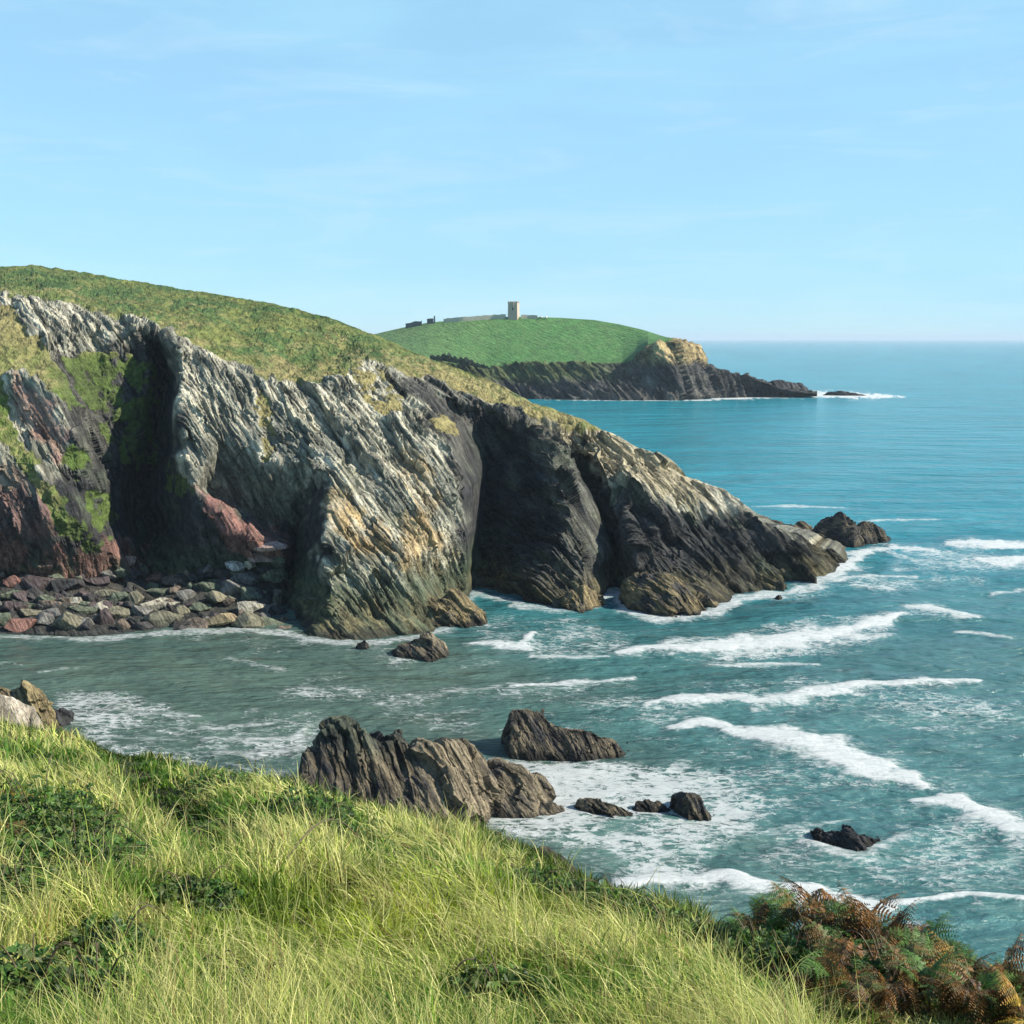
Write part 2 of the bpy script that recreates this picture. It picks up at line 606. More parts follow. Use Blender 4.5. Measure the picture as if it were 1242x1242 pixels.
def build_headland():
    us = np.concatenate([np.arange(-180, 0, 2.2), np.arange(0, 1029.9, 1.15), [1029.9]])
    nf = 330
    vt = interp(us, [(p[0], p[1]) for p in RIDGE])
    vb = interp(us, BASE)
    t = np.linspace(0, 1, nf)[:, None]
    U = np.broadcast_to(us, (nf, len(us))).copy()
    Vp = vb + (vt - vb) * t
    W = head_w(U, Vp)
    bad = np.isnan(W)
    W[bad] = 1 / 165.0
    W = blur(W, 9)
    P = at(U, Vp, 1 / W)
    # ragged masks in the coordinates of the face
    flat = P.reshape(-1, 3)
    j1 = fbm(flat / 5.0, 4, 0.6, seed=3).reshape(U.shape)
    j2 = fbm(flat / 5.0, 4, 0.6, seed=5).reshape(U.shape)
    Uj, Vj = U + j1 * 26, Vp + j2 * 26
    hill = [(-300, 250), (1000, 250), (1000, 500), (760, 520), (700, 516), (650, 505), (610, 492), (560, 478), (520, 464), (478, 446),
            (450, 436), (425, 446), (385, 468), (335, 462), (300, 446), (240, 424), (215, 408), (190, 392), (120, 376), (60, 358), (-300, 356)]
    grass = soft(inpoly(Uj * 0.7 + U * 0.3, Vj * 0.7 + Vp * 0.3, hill), 10)
    strips = [[(-300, 380), (0, 372), (50, 420), (85, 470), (105, 500), (70, 470), (20, 448), (0, 460), (10, 500), (50, 570), (85, 620),
               (105, 648), (75, 650), (55, 610), (0, 540), (-300, 540)],
              [(76, 430), (130, 425), (196, 450), (190, 560), (160, 565), (120, 520)],
              [(92, 535), (110, 560), (98, 578), (70, 560)],
              [(100, 592), (140, 598), (142, 640), (112, 640)],
              [(200, 560), (232, 575), (235, 605), (205, 600)],
              [(95, 650), (140, 655), (125, 672), (100, 668)],
              [(425, 440), (470, 448), (496, 505), (470, 510), (430, 470)],
              [(520, 496), (556, 508), (560, 530), (540, 525)],
              [(300, 470), (330, 480), (335, 560), (320, 560)]]
    for q, s in enumerate(strips):
        g = soft(inpoly(Uj, Vj, s), 3)
        if q: g = g * smooth(j1 + 0.5 * fbm(flat / 1.5, 3, seed=14).reshape(U.shape), -0.34, 0.10) * (0.95 if q in (1, 6, 8) else 0.85)
        grass = np.maximum(grass, g)
    N = blur(grid_normals(P), 6)
    N /= np.linalg.norm(N, axis=-1, keepdims=True)
    if N[nf // 2, len(us) // 2, 1] > 0: N = -N
    dr = rock_disp(flat, 1.0, 3.0).reshape(U.shape) * (1 + 0.35 * smooth(U, 560, 680))
    dg = (0.85 * fbm(flat / np.array([1.7, 2.6, 1.7]), 5, 0.65, seed=8) + 0.5 * fbm(flat / 9, 3, seed=9)).reshape(U.shape)
    bb = flat @ B_AX + 2.2 * fbm(flat / 13, 2, seed=15)
    rq = bb / 5.2 + 0.25 * fbm(flat / 5, 3, seed=16)
    ri = np.floor(rq).astype(np.int64); rf = rq - ri
    rib = np.where(rf < 0.7, rf / 0.7, (1 - rf) / 0.3) - 0.5
    rib = rib * (0.5 + 1.4 * hash2(ri, 5)) * smooth(fbm(flat / 8, 3, seed=17) + 0.5 * (hash2(ri, 9) - 0.4), -0.35, 0.25)
    rq2 = bb / 2.1 + 0.3 * fbm(flat / 3, 3, seed=18)
    ri2 = np.floor(rq2).astype(np.int64); rf2 = rq2 - ri2
    rib2 = (np.where(rf2 < 0.7, rf2 / 0.7, (1 - rf2) / 0.3) - 0.5) * (0.4 + hash2(ri2, 6)) * smooth(fbm(flat / 5, 3, seed=19), -0.25, 0.3)
    where = 0.45 + 0.75 * smooth(U, 560, 640)
    dr = dr + where * (1.5 * rib + 0.5 * rib2).reshape(U.shape)
    z0 = P[..., 2]
    amp = np.clip(0.75 + 0.9 * fbm(flat / 14, 2, seed=12).reshape(U.shape), 0.35, 1.4)
    beach = soft(inpoly(U, Vp, [(-300, 692), (0, 694), (80, 702), (150, 704), (225, 704), (290, 696), (350, 706), (352, 800), (-300, 800)]), 6)
    amp = amp * (1 - 0.7 * beach)
    tip = 1 - smooth(U, 960, 1030) * 0.55
    eu = np.linalg.norm(np.gradient(P, axis=1), axis=-1)
    calm = 1 - blur(smooth(blur(eu, 4), 0.22, 0.50), 6)      # walls seen edge-on carry fewer vertices: keep them plain
    D = (dr * calm + (1 - calm) * blur(dr, 40)) * amp * (1 - grass) * tip + dg * grass
    edge_fade = smooth(1 - t, 0.0, 0.03) * 0.45 + 0.55 - 0.0 * U
    P2 = P + N * (D * edge_fade)[..., None]
    # colours
    n1 = fbm(flat / 7, 4, 0.6, seed=21).reshape(U.shape)
    sv = np.stack([flat @ B_AX / 1.2, flat @ S_AX / 9, flat @ NF / 3], -1)
    n2 = fbm(sv, 4, 0.6, seed=22).reshape(U.shape)
    Uj = Uj + n2 * 30; Vj = Vj + n2 * 46
    mixc = smooth(n2 * 1.2 + 0.5 * n1, -0.25, 0.3)[..., None]
    C = C_GREY * (1 - mixc) + C_PALE * mixc
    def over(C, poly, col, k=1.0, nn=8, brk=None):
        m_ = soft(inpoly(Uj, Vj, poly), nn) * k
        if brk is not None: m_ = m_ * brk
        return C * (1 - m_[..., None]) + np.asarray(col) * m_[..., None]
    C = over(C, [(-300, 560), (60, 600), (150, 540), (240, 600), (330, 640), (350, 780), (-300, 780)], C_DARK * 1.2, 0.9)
    C = over(C, [(60, 430), (150, 420), (205, 400), (214, 420), (224, 560), (240, 640), (225, 705), (100, 690), (60, 600), (90, 520)], C_DARK, 0.88)  # dark rock and the first gully's shade, both in the colour
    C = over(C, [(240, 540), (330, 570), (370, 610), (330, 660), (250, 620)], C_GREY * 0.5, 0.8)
    red_brk = smooth(n1 + 0.4 * n2, -0.5, 0.1)
    for poly, k in (([(-300, 655), (0, 655), (60, 672), (140, 668), (178, 672), (178, 712), (0, 718), (-300, 718)], 0.95),
                    ([(228, 586), (262, 600), (310, 640), (356, 650), (352, 692), (300, 668), (262, 630)], 0.95),
                    ([(14, 462), (60, 468), (92, 530), (66, 560), (40, 530), (20, 500)], 0.75),
                    ([(-300, 548), (30, 560), (70, 620), (58, 655), (-300, 640)], 0.6)):
        C = over(C, poly, C_RED, k, 5, red_brk)
    och_brk = smooth(n1 - 0.3 * n2, -0.35, 0.25)
    for poly, k in (([(396, 590), (425, 606), (475, 655), (455, 700), (400, 640)], 0.85),
                    ([(485, 545), (520, 560), (560, 680), (520, 700), (470, 690), (500, 620)], 0.75)):
        C = over(C, poly, C_OCHRE, k, 6, och_brk)
    C = over(C, [(640, 495), (700, 505), (800, 555), (880, 605), (820, 612), (740, 580), (690, 560), (650, 525)], C_TAN, 0.9)
    C = over(C, [(690, 565), (740, 590), (830, 620), (900, 632), (1060, 680), (1060, 760), (560, 760), (575, 500), (640, 530)], C_DARK * 1.0, 0.94, 4)  # black rock of the flank; gully shade is painted in with it
    C = over(C, [(470, 444), (560, 486), (640, 500), (700, 520), (720, 560), (690, 640), (560, 760), (566, 620), (545, 540), (500, 480)], C_DARK * 1.0, 0.86, 3)  # shade of the second gully put into the stone colour
    C = over(C, [(340, 640), (370, 600), (402, 572), (399, 640), (397, 690), (403, 740), (412, 790), (340, 790)], C_DARK * 0.7, 0.95, 3)  # shaded left wall of the big buttress, painted near-black
    C = over(C, [(640, 500), (700, 530), (712, 600), (748, 690), (765, 740), (690, 745), (676, 640), (652, 560)], np.array([0.125, 0.125, 0.095]), 0.75, 3, smooth(n2 + 0.5 * n1, -0.35, 0.2))  # rib coloured lighter, as if catching the sun
    hi = smooth(n2 + 0.6 * n1, 0.12, 0.5) * smooth(U, 640, 700) * (1 - smooth(U, 960, 1000)) * smooth(P[..., 2], 3, 8) * 0.45
    C = C * (1 - hi[..., None]) + np.array([0.17, 0.16, 0.15]) * hi[..., None]
    ms = smooth(n1 * 0.8 + j2 * 0.8, 0.05, 0.5) * smooth(Vp, 430, 640) * 0.5
    C = C * (1 - ms[..., None]) + np.array([0.10, 0.125, 0.075]) * ms[..., None]
    # tidal zones
    zj = P2[..., 2] + 1.2 * n1
    wet = ((1 - smooth(zj, 3.5, 9.0)) * 0.8 * (1 - smooth(U, 575, 640)))[..., None]
    C = C * (1 - wet) + C_MOSS * wet
    barn = ((1 - smooth(zj, 2.2, 4.6)) * (0.15 + 0.75 * smooth(n2 + 0.3 * j1, -0.3, 0.4)))[..., None]
    C = C * (1 - barn) + C_OLIVE * 1.05 * barn
    blk = (1 - smooth(zj, 0.3, 1.1))[..., None] * 0.8
    C = C * (1 - blk) + np.array([0.03, 0.028, 0.022]) * blk
    for poly, k in (([(-300, 655), (0, 655), (60, 668), (140, 662), (180, 668), (182, 716), (0, 722), (-300, 722)], 0.8),
                    ([(228, 586), (262, 600), (310, 640), (356, 650), (352, 692), (300, 668), (262, 630)], 0.8)):
        C = over(C, poly, C_RED, k * 0.85, 4, smooth(n2 + 0.6 * n1, -0.5, 0.15))
    bch = beach[..., None] * 0.9
    C = C * (1 - bch) + np.array([0.045, 0.045, 0.042]) * bch
    # turf colour
    T0 = np.array([0.148, 0.165, 0.048]); T1 = np.array([0.062, 0.110, 0.034]); T2 = np.array([0.27, 0.225, 0.100]); T3 = np.array([0.085, 0.14, 0.026])
    n3 = fbm(flat / 1.6, 4, 0.65, seed=24).reshape(U.shape)
    a1 = smooth(n1 + 0.3 * j1 + 0.7 * n3, -0.3, 0.35)[..., None]
    T = T1 * (1 - a1) + T0 * a1
    straw = smooth(-0.01 + n2 * 0.5 + j2 * 0.7 + (Vp - vt) / np.maximum(1, interp(us, [(p[0], p[1]) for p in EDGE]) - vt) * 0.55 - 0.3
                   + smooth(U, 420, 640) * 0.55 + 0.45 * n3 - smooth(300 - U, 0, 260) * 0.10, -0.12, 0.45)[..., None] * 0.85
    T = T * (1 - straw) + T2 * straw
    lush = (smooth(Vp, 380, 470) * (1 - smooth(U, 150, 260)) * smooth(n1 + n3, -0.6, 0.5))[..., None] * 0.9
    T = T * (1 - lush) + T3 * lush
    dkg = (smooth(U, 50, 90) * (1 - smooth(U, 225, 250)) * smooth(Vp, 415, 440))[..., None] * 0.8
    T = T * (1 - dkg) + (np.array([0.040, 0.075, 0.020]) * (1 - a1) + np.array([0.085, 0.13, 0.030]) * a1) * dkg
    # the far side of the ridge, down to the sea
    rid, back, cb, tb = P2[-1], [], [], []
    nb = 26
    for k in range(1, nb):
        q = k / (nb - 1)
        d = 46 * q
        Q = rid.copy()
        Q[:, 0] += 0.35 * d
        Q[:, 1] += d
        Q[:, 2] = rid[:, 2] * (1 - q ** 1.5) - 3.0 * q
        Q[:, 2] -= 0.0
        Q += np.stack([0 * Q[:, 0], 0 * Q[:, 0], 0.35 * fbm(Q / 3, 3, seed=30)], -1)
        back.append(Q)
    under = P2[0].copy(); under[:, 2] = -3.0; under[:, 1] -= 0.3
    ALL = np.concatenate([under[None], P2, np.array(back)], 0)
    nr = ALL.shape[0]
    pad = lambda A: np.concatenate([A[:1], A, np.repeat(A[-1:], nb - 1, 0)], 0)
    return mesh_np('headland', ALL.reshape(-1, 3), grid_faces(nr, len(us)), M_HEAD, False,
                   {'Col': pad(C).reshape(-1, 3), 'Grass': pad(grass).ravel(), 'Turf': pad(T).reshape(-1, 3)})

tag(build_headland(), 'steep strata-streaked grey cliff headland capped with rough green turf', 'headland', kind='structure')

# ================================================================ FAR HEADLAND
FRIDGE = [(380, 425, 800), (455, 405, 790), (490, 397, 780), (520, 391, 775), (560, 387.5, 770), (600, 384.5, 770), (640, 384, 770), (680, 385.5, 765), (720, 388, 760), (750, 393, 750),
          (780, 400, 735), (808, 409, 722), (830, 416, 716), (846, 421, 714), (853, 432, 710), (858, 442, 706), (880, 450, 703), (905, 456, 700), (930, 466, 698), (960, 474, 696), (992, 479, 694)]
FTURF = [(380, 446), (520, 436), (590, 446), (620, 440), (700, 440), (755, 441), (772, 432), (786, 418), (812, 411), (830, 417), (846, 421)]
FBASE = [(380, 484), (640, 484), (700, 485), (820, 486), (870, 483), (930, 481), (960, 480), (992, 479.5)]

def build_far():
    us = np.arange(380, 992.1, 1.3)
    nf = 110
    vt = interp(us, FRIDGE); vb = interp(us, FBASE); yt = interp(us, FRIDGE, 2)
    ve = np.minimum(np.maximum(interp(us, FTURF), vt + 1.0), vb - 0.5)
    yb = sea_y(vb)
    ye = yb + (yt - yb) * np.where(us < 840, 0.18, 0.4)
    s = np.linspace(0, 1, nf)[:, None]
    lo = np.clip(s / 0.55, 0, 1); hi = np.clip((s - 0.55) / 0.45, 0, 1)
    Vp = vb + (ve - vb) * lo + (vt - ve) * hi
    W = 1 / yb + (1 / ye - 1 / yb) * lo + (1 / yt - 1 / ye) * hi
    U = np.broadcast_to(us, Vp.shape)
    P = at(U, Vp, 1 / W)
    flat = P.reshape(-1, 3)
    N = blur(grid_normals(P), 4); N /= np.linalg.norm(N, axis=-1, keepdims=True)
    if N[50, 100, 1] > 0: N = -N
    j = fbm(flat / 22, 4, 0.6, seed=41).reshape(U.shape)
    n2 = fbm(flat / 9, 4, 0.6, seed=42).reshape(U.shape)
    grass = smooth((s - 0.55) * 6 + j * 0.4, -0.1, 0.1) * (1 - smooth(U, 800, 830 ) * 1.0 * (j + 0.4 > 0))
    grass = np.where(U > 846, 0, grass)
    D = rock_disp(flat, 1.35, 6.0, 2).reshape(U.shape) * (1 - grass) + 0.5 * j * grass
    P2 = P + N * (D * (0.25 + 0.75 * smooth(1 - s, 0, 0.05)))[..., None]
    k = smooth(n2, -0.3, 0.4)[..., None]
    C = np.array([0.036, 0.036, 0.038]) * (1 - k) + np.array([0.115, 0.11, 0.095]) * k
    heath = (smooth(s + 0.10 * j + 0 * U, 0.20, 0.36) * (1 - smooth(U, 690, 790)) * 0.9)[..., None]
    C = C * (1 - heath) + (np.array([0.12, 0.15, 0.055]) * (0.6 + 0.6 * k)) * heath
    pale = (smooth(U, 762, 782) * (1 - smooth(U, 858, 872)) * (1 - smooth(Vp + 8 * j, 434, 444)))[..., None]
    C = C * (1 - pale) + (np.array([0.52, 0.40, 0.20]) * (0.45 + 0.65 * k)) * pale
    T = np.array([0.080, 0.200, 0.055]) * (1 - 0.35 * k) + np.array([0.14, 0.21, 0.08]) * 0.35 * k
    lefty = (1 - smooth(U, 470, 640))[..., None] * 0.5
    T = T * (1 - lefty) + np.array([0.14, 0.20, 0.075]) * lefty
    back = []
    for q in np.linspace(0, 1, 14)[1:]:
        Q = P2[-1].copy()
        Q[:, 0] += 20 * q; Q[:, 1] += 220 * q
        Q[:, 2] = P2[-1][:, 2] * (1 - q ** 1.6) - 3 * q
        back.append(Q)
    under = P2[0].copy(); under[:, 2] = -4; under[:, 1] -= 1
    ALL = np.concatenate([under[None], P2, np.array(back)], 0)
    pad = lambda A: np.concatenate([A[:1], A, np.repeat(A[-1:], 13, 0)], 0)
    return mesh_np('far_headland', ALL.reshape(-1, 3), grid_faces(ALL.shape[0], len(us)), M_FAR, True,
                   {'Col': pad(C).reshape(-1, 3), 'Grass': pad(grass).ravel(), 'Turf': pad(T).reshape(-1, 3)})

tag(build_far(), 'distant green domed headland with dark low cliffs', 'headland', kind='structure')

# ================================================================ SEA
FOAM = [  # (points (u, v, half height in px), strength)
    ([(752, 792, 3), (790, 788, 6), (830, 786, 9), (900, 785, 13), (960, 777, 14), (1020, 768, 12), (1060, 758, 8), (1094, 747, 3)], 1.0),
    ([(1000, 776, 3), (1060, 772, 4), (1085, 770, 2)], 0.7),
    ([(860, 806, 2), (930, 807, 4), (992, 806, 2)], 0.75),
    ([(784, 858, 3), (820, 850, 6), (870, 848, 7), (920, 853, 9), (960, 850, 11), (1010, 839, 8), (1060, 833, 6), (1120, 829, 5), (1185, 828, 3)], 0.9),
    ([(818, 881, 4), (850, 875, 8), (885, 886, 9), (940, 896, 13), (1000, 909, 18), (1050, 928, 17), (1090, 943, 12), (1118, 955, 5)], 1.0),
    ([(1112, 972, 4), (1150, 976, 12), (1190, 989, 14), (1242, 1004, 12), (1320, 1025, 10)], 1.0),
    ([(760, 1075, 8), (800, 1070, 7), (870, 1066, 8), (920, 1078, 9), (980, 1087, 13), (1040, 1098, 13), (1080, 1101, 7), (1120, 1092, 5), (1180, 1084, 4), (1238, 1090, 4)], 1.0),
    ([(1150, 659, 3), (1175, 660, 6), (1242, 663, 5), (1320, 665, 4)], 1.0),
    ([(1190, 680, 4), (1215, 683, 8), (1320, 680, 9)], 0.95),
    ([(1104, 738, 4), (1128, 740, 6), (1160, 748, 4), (1185, 751, 2)], 0.85),
    ([(1158, 766, 2), (1190, 769, 3), (1226, 774, 2)], 0.7),
    ([(1205, 722, 2), (1250, 716, 3)], 0.7),
    ([(575, 783, 3), (610, 784, 7), (635, 788, 6), (645, 770, 3)], 0.9),
    ([(645, 797, 2), (690, 799, 4), (735, 798, 2)], 0.75),
    ([(620, 831, 2), (690, 827, 4), (765, 822, 3)], 0.8),
    ([(480, 853, 2), (560, 838, 2), (625, 828, 3)], 0.65),
    ([(940, 690, 4), (1000, 700, 6), (1025, 690, 8), (1040, 672, 6), (1080, 664, 4), (1130, 668, 4)], 0.85),
    ([(1060, 664, 4), (1110, 680, 3), (1200, 690, 3)], 0.6),
    ([(960, 706, 4), (1000, 708, 5), (1060, 700, 3), (1110, 700, 2)], 0.75),
    ([(655, 484.5, 0.7), (760, 485, 0.9), (830, 486, 0.9), (875, 484, 1.5), (930, 481, 2.5), (985, 478, 4), (1040, 480, 4.5), (1095, 481, 1.2)], 1.0),
    ([(905, 616, 1), (960, 614, 2), (1030, 616, 1)], 0.7),
    ([(1040, 634, 1), (1080, 631, 2), (1140, 631, 1)], 0.7),
    ([(250, 899, 2), (300, 899, 4), (360, 898, 4), (370, 885, 2)], 0.85),
    ([(245, 882, 3), (265, 884, 3), (330, 878, 2)], 0.8),
    ([(260, 914, 2), (310, 916, 5), (360, 912, 4)], 0.85),
    ([(140, 862, 2), (170, 868, 3), (235, 869, 2)], 0.75),
    ([(110, 849, 2), (145, 858, 3), (150, 866, 2)], 0.7),
    ([(130, 893, 2), (215, 898, 3)], 0.65), ([(95, 880, 3), (150, 882, 2)], 0.6),
    ([(50, 817, 1.5), (75, 812, 2), (110, 810, 1)], 0.65), ([(0, 807, 2), (25, 807, 1)], 0.6),
    ([(265, 799, 1.5), (300, 803, 2), (340, 812, 3)], 0.65), ([(355, 845, 2), (395, 840, 2)], 0.55),
    ([(440, 826, 1), (475, 829, 2)], 0.55), ([(590, 900, 2), (560, 898, 2)], 0.5),
    ([(980, 1020, 6), (1010, 1030, 6), (1040, 1036, 6), (1062, 1030, 8), (1092, 1016, 7)], 0.66),
    ([(950, 1005, 4), (985, 1000, 4), (1030, 995, 2)], 0.55),
]
FOAM = [([(p[0], p[1], p[2] * 1.5) for p in pts], stg * 0.72) if all(p[0] < 660 and 795 < p[1] < 925 for p in pts) else (pts, stg) for pts, stg in FOAM]
for a, b, s_, hw in ((100, 500, 0.62, 5), (-180, 100, 0.55, 4), (500, 720, 0.62, 5), (722, 1030, 0.75, 7)):
    FOAM.append(([(u, v + hw * 0.8, hw) for u, v in BASE if a <= u <= b], s_))
LACE = [  # (polygon, strength)
    ([(600, 918), (700, 930), (770, 912), (820, 940), (880, 985), (870, 1005), (740, 1010), (640, 1000), (600, 1010), (590, 965)], 0.86),
    ([(610, 925), (700, 930), (790, 915), (850, 945), (920, 965), (950, 1000), (960, 1045), (930, 1085), (780, 1085), (690, 1050), (560, 1010), (590, 960)], 0.74),
    ([(590, 905), (790, 905), (900, 935), (1010, 980), (1010, 1080), (760, 1120), (560, 1040), (540, 930)], 0.45),
    ([(90, 850), (350, 845), (420, 860), (420, 960), (60, 930)], 0.56),
    ([(120, 768), (500, 775), (620, 770), (560, 815), (420, 805), (140, 782)], 0.60),
    ([(570, 725), (720, 742), (760, 745), (900, 730), (780, 775), (640, 815), (560, 800)], 0.6),
    ([(860, 735), (1000, 705), (1060, 665), (1242, 650), (1242, 700), (1100, 730), (960, 740)], 0.66),
    ([(400, 830), (780, 815), (1242, 850), (1242, 1150), (820, 1110), (760, 880), (420, 880)], 0.47),
    ([(930, 995), (1000, 985), (1110, 1000), (1110, 1040), (980, 1050)], 0.55),
]

def build_sea():
    us = np.concatenate([np.arange(-1500, -120, 30), np.arange(-120, 1360, 2.0), np.arange(1360, 2800, 30)])
    vs = np.concatenate([VH + np.array([1.2, 1.6, 2.2, 3, 4, 5.2, 6.5, 8]), np.arange(VH + 10, VH + 60, 2.5), np.arange(VH + 60, 1130, 1.8), np.arange(1130, 1700, 14)])
    Vp, U = np.meshgrid(vs, us, indexing='ij')
    P = at(U, Vp, sea_y(Vp))
    P[..., 2] = 0
    flat = P.reshape(-1, 3)
    near = 1 - smooth(flat[:, 1], 130, 420)
    sw = np.stack([flat[:, 0] * 0.35 + flat[:, 1] * 0.12, flat[:, 1] - flat[:, 0] * 0.12, flat[:, 2]], -1)
    h = 0.50 * fbm(sw / 9, 3, 0.5, seed=50) + 0.22 * fbm(sw / 2.8, 3, 0.55, seed=51)
    h2 = fbm(sw / 30, 2, seed=52) * 0.35
    P[..., 2] = ((h + h2) * near).reshape(U.shape)
    # foam
    j1 = fbm(np.stack([flat[:, 0] / 3.2, flat[:, 1] / 3.2, 0 * flat[:, 0]], -1), 4, 0.6, seed=55).reshape(U.shape)
    j2 = fbm(np.stack([flat[:, 0] / 3.2, flat[:, 1] / 3.2, 0 * flat[:, 0]], -1), 4, 0.6, seed=57).reshape(U.shape)
    S = np.zeros(U.shape); Lc = np.zeros(U.shape)
    for pts, stg in FOAM:
        p = np.array(pts, float)
        box = (U > p[:, 0].min() - 20) & (U < p[:, 0].max() + 20) & (Vp > (p[:, 1] - p[:, 2]).min() - 20) & (Vp < (p[:, 1] + p[:, 2]).max() + 20)
        k = np.nonzero(box)
        w0 = np.clip(interp(U[k], np.c_[p[:, 0], p[:, 2]]), 0.5, 14) if np.all(np.diff(p[:, 0]) > 0) else np.full(len(k[0]), p[:, 2].mean())
        uu, vv = U[k] + j1[k] * w0 * 2.6, Vp[k] + j2[k] * w0 * 1.25
        best = np.full(uu.shape, 1e9)
        for a, b in zip(p[:-1], p[1:]):
            d = b[:2] - a[:2]
            tt = np.clip(((uu - a[0]) * d[0] + (vv - a[1]) * d[1]) / (d @ d), 0, 1)
            hw = a[2] + (b[2] - a[2]) * tt
            dist = np.hypot((uu - a[0] - d[0] * tt) * 0.35, vv - a[1] - d[1] * tt) / hw
            best = np.minimum(best, dist)
        S[k] = np.maximum(S[k], stg * (1 - smooth(best, 0.25, 1.45)))
        Lc[k] = np.maximum(Lc[k], 0.55 * stg * (1 - smooth(best, 0.9, 2.6)))
    jl1 = fbm(flat / 16, 4, 0.6, seed=61).reshape(U.shape); jl2 = fbm(flat / 16, 4, 0.6, seed=63).reshape(U.shape)
    Uj, Vj = U + j1 * 40 + jl1 * 230, Vp + j2 * 18 + jl2 * 60
    for poly, stg in LACE:
        Lc = np.maximum(Lc, stg * blur(inpoly(Uj, Vj, poly).astype(float), 60))
    P[..., 2] += 0.30 * blur(S, 6) * near.reshape(U.shape)
    Lc = Lc * np.clip(0.95 + 0.9 * jl2 + 0.5 * j1, 0.3, 1.25)
    # water: green and murky in the cove, teal out at sea
    jb = fbm(flat / 24, 3, seed=58).reshape(U.shape)
    uc = np.interp(Vp, [700, 740, 800, 960, 1130], [380, 500, 640, 800, 900]) + jb * 260
    cove = (1 - smooth(U, uc - 190, uc + 190)) * smooth((Vp + jb * 30 - np.where(U < 520, 610, 715)) / 85, 0, 1)
    sh = fbm(sw / np.array([30, 12, 10]), 3, seed=60).reshape(U.shape)
    c_open = np.array([0.008, 0.190, 0.235]); c_cove = np.array([0.070, 0.114, 0.090]); c_mid = np.array([0.047, 0.138, 0.132])
    mid = smooth(Vp + sh * 60, 600, 800)
    C = c_open * (1 - mid[..., None]) + c_mid * mid[..., None]
    cv = np.clip(cove * 0.95 + 0.25 * sh * mid, 0, 1)[..., None]
    C = C * (1 - cv) + c_cove * cv
    C = C * (1 + 0.35 * sh[..., None])
    return mesh_np('sea', P.reshape(-1, 3), grid_faces(*U.shape), None, True,
                   {'Col': C.reshape(-1, 3), 'Foam': S.ravel(), 'Lace': Lc.ravel()})

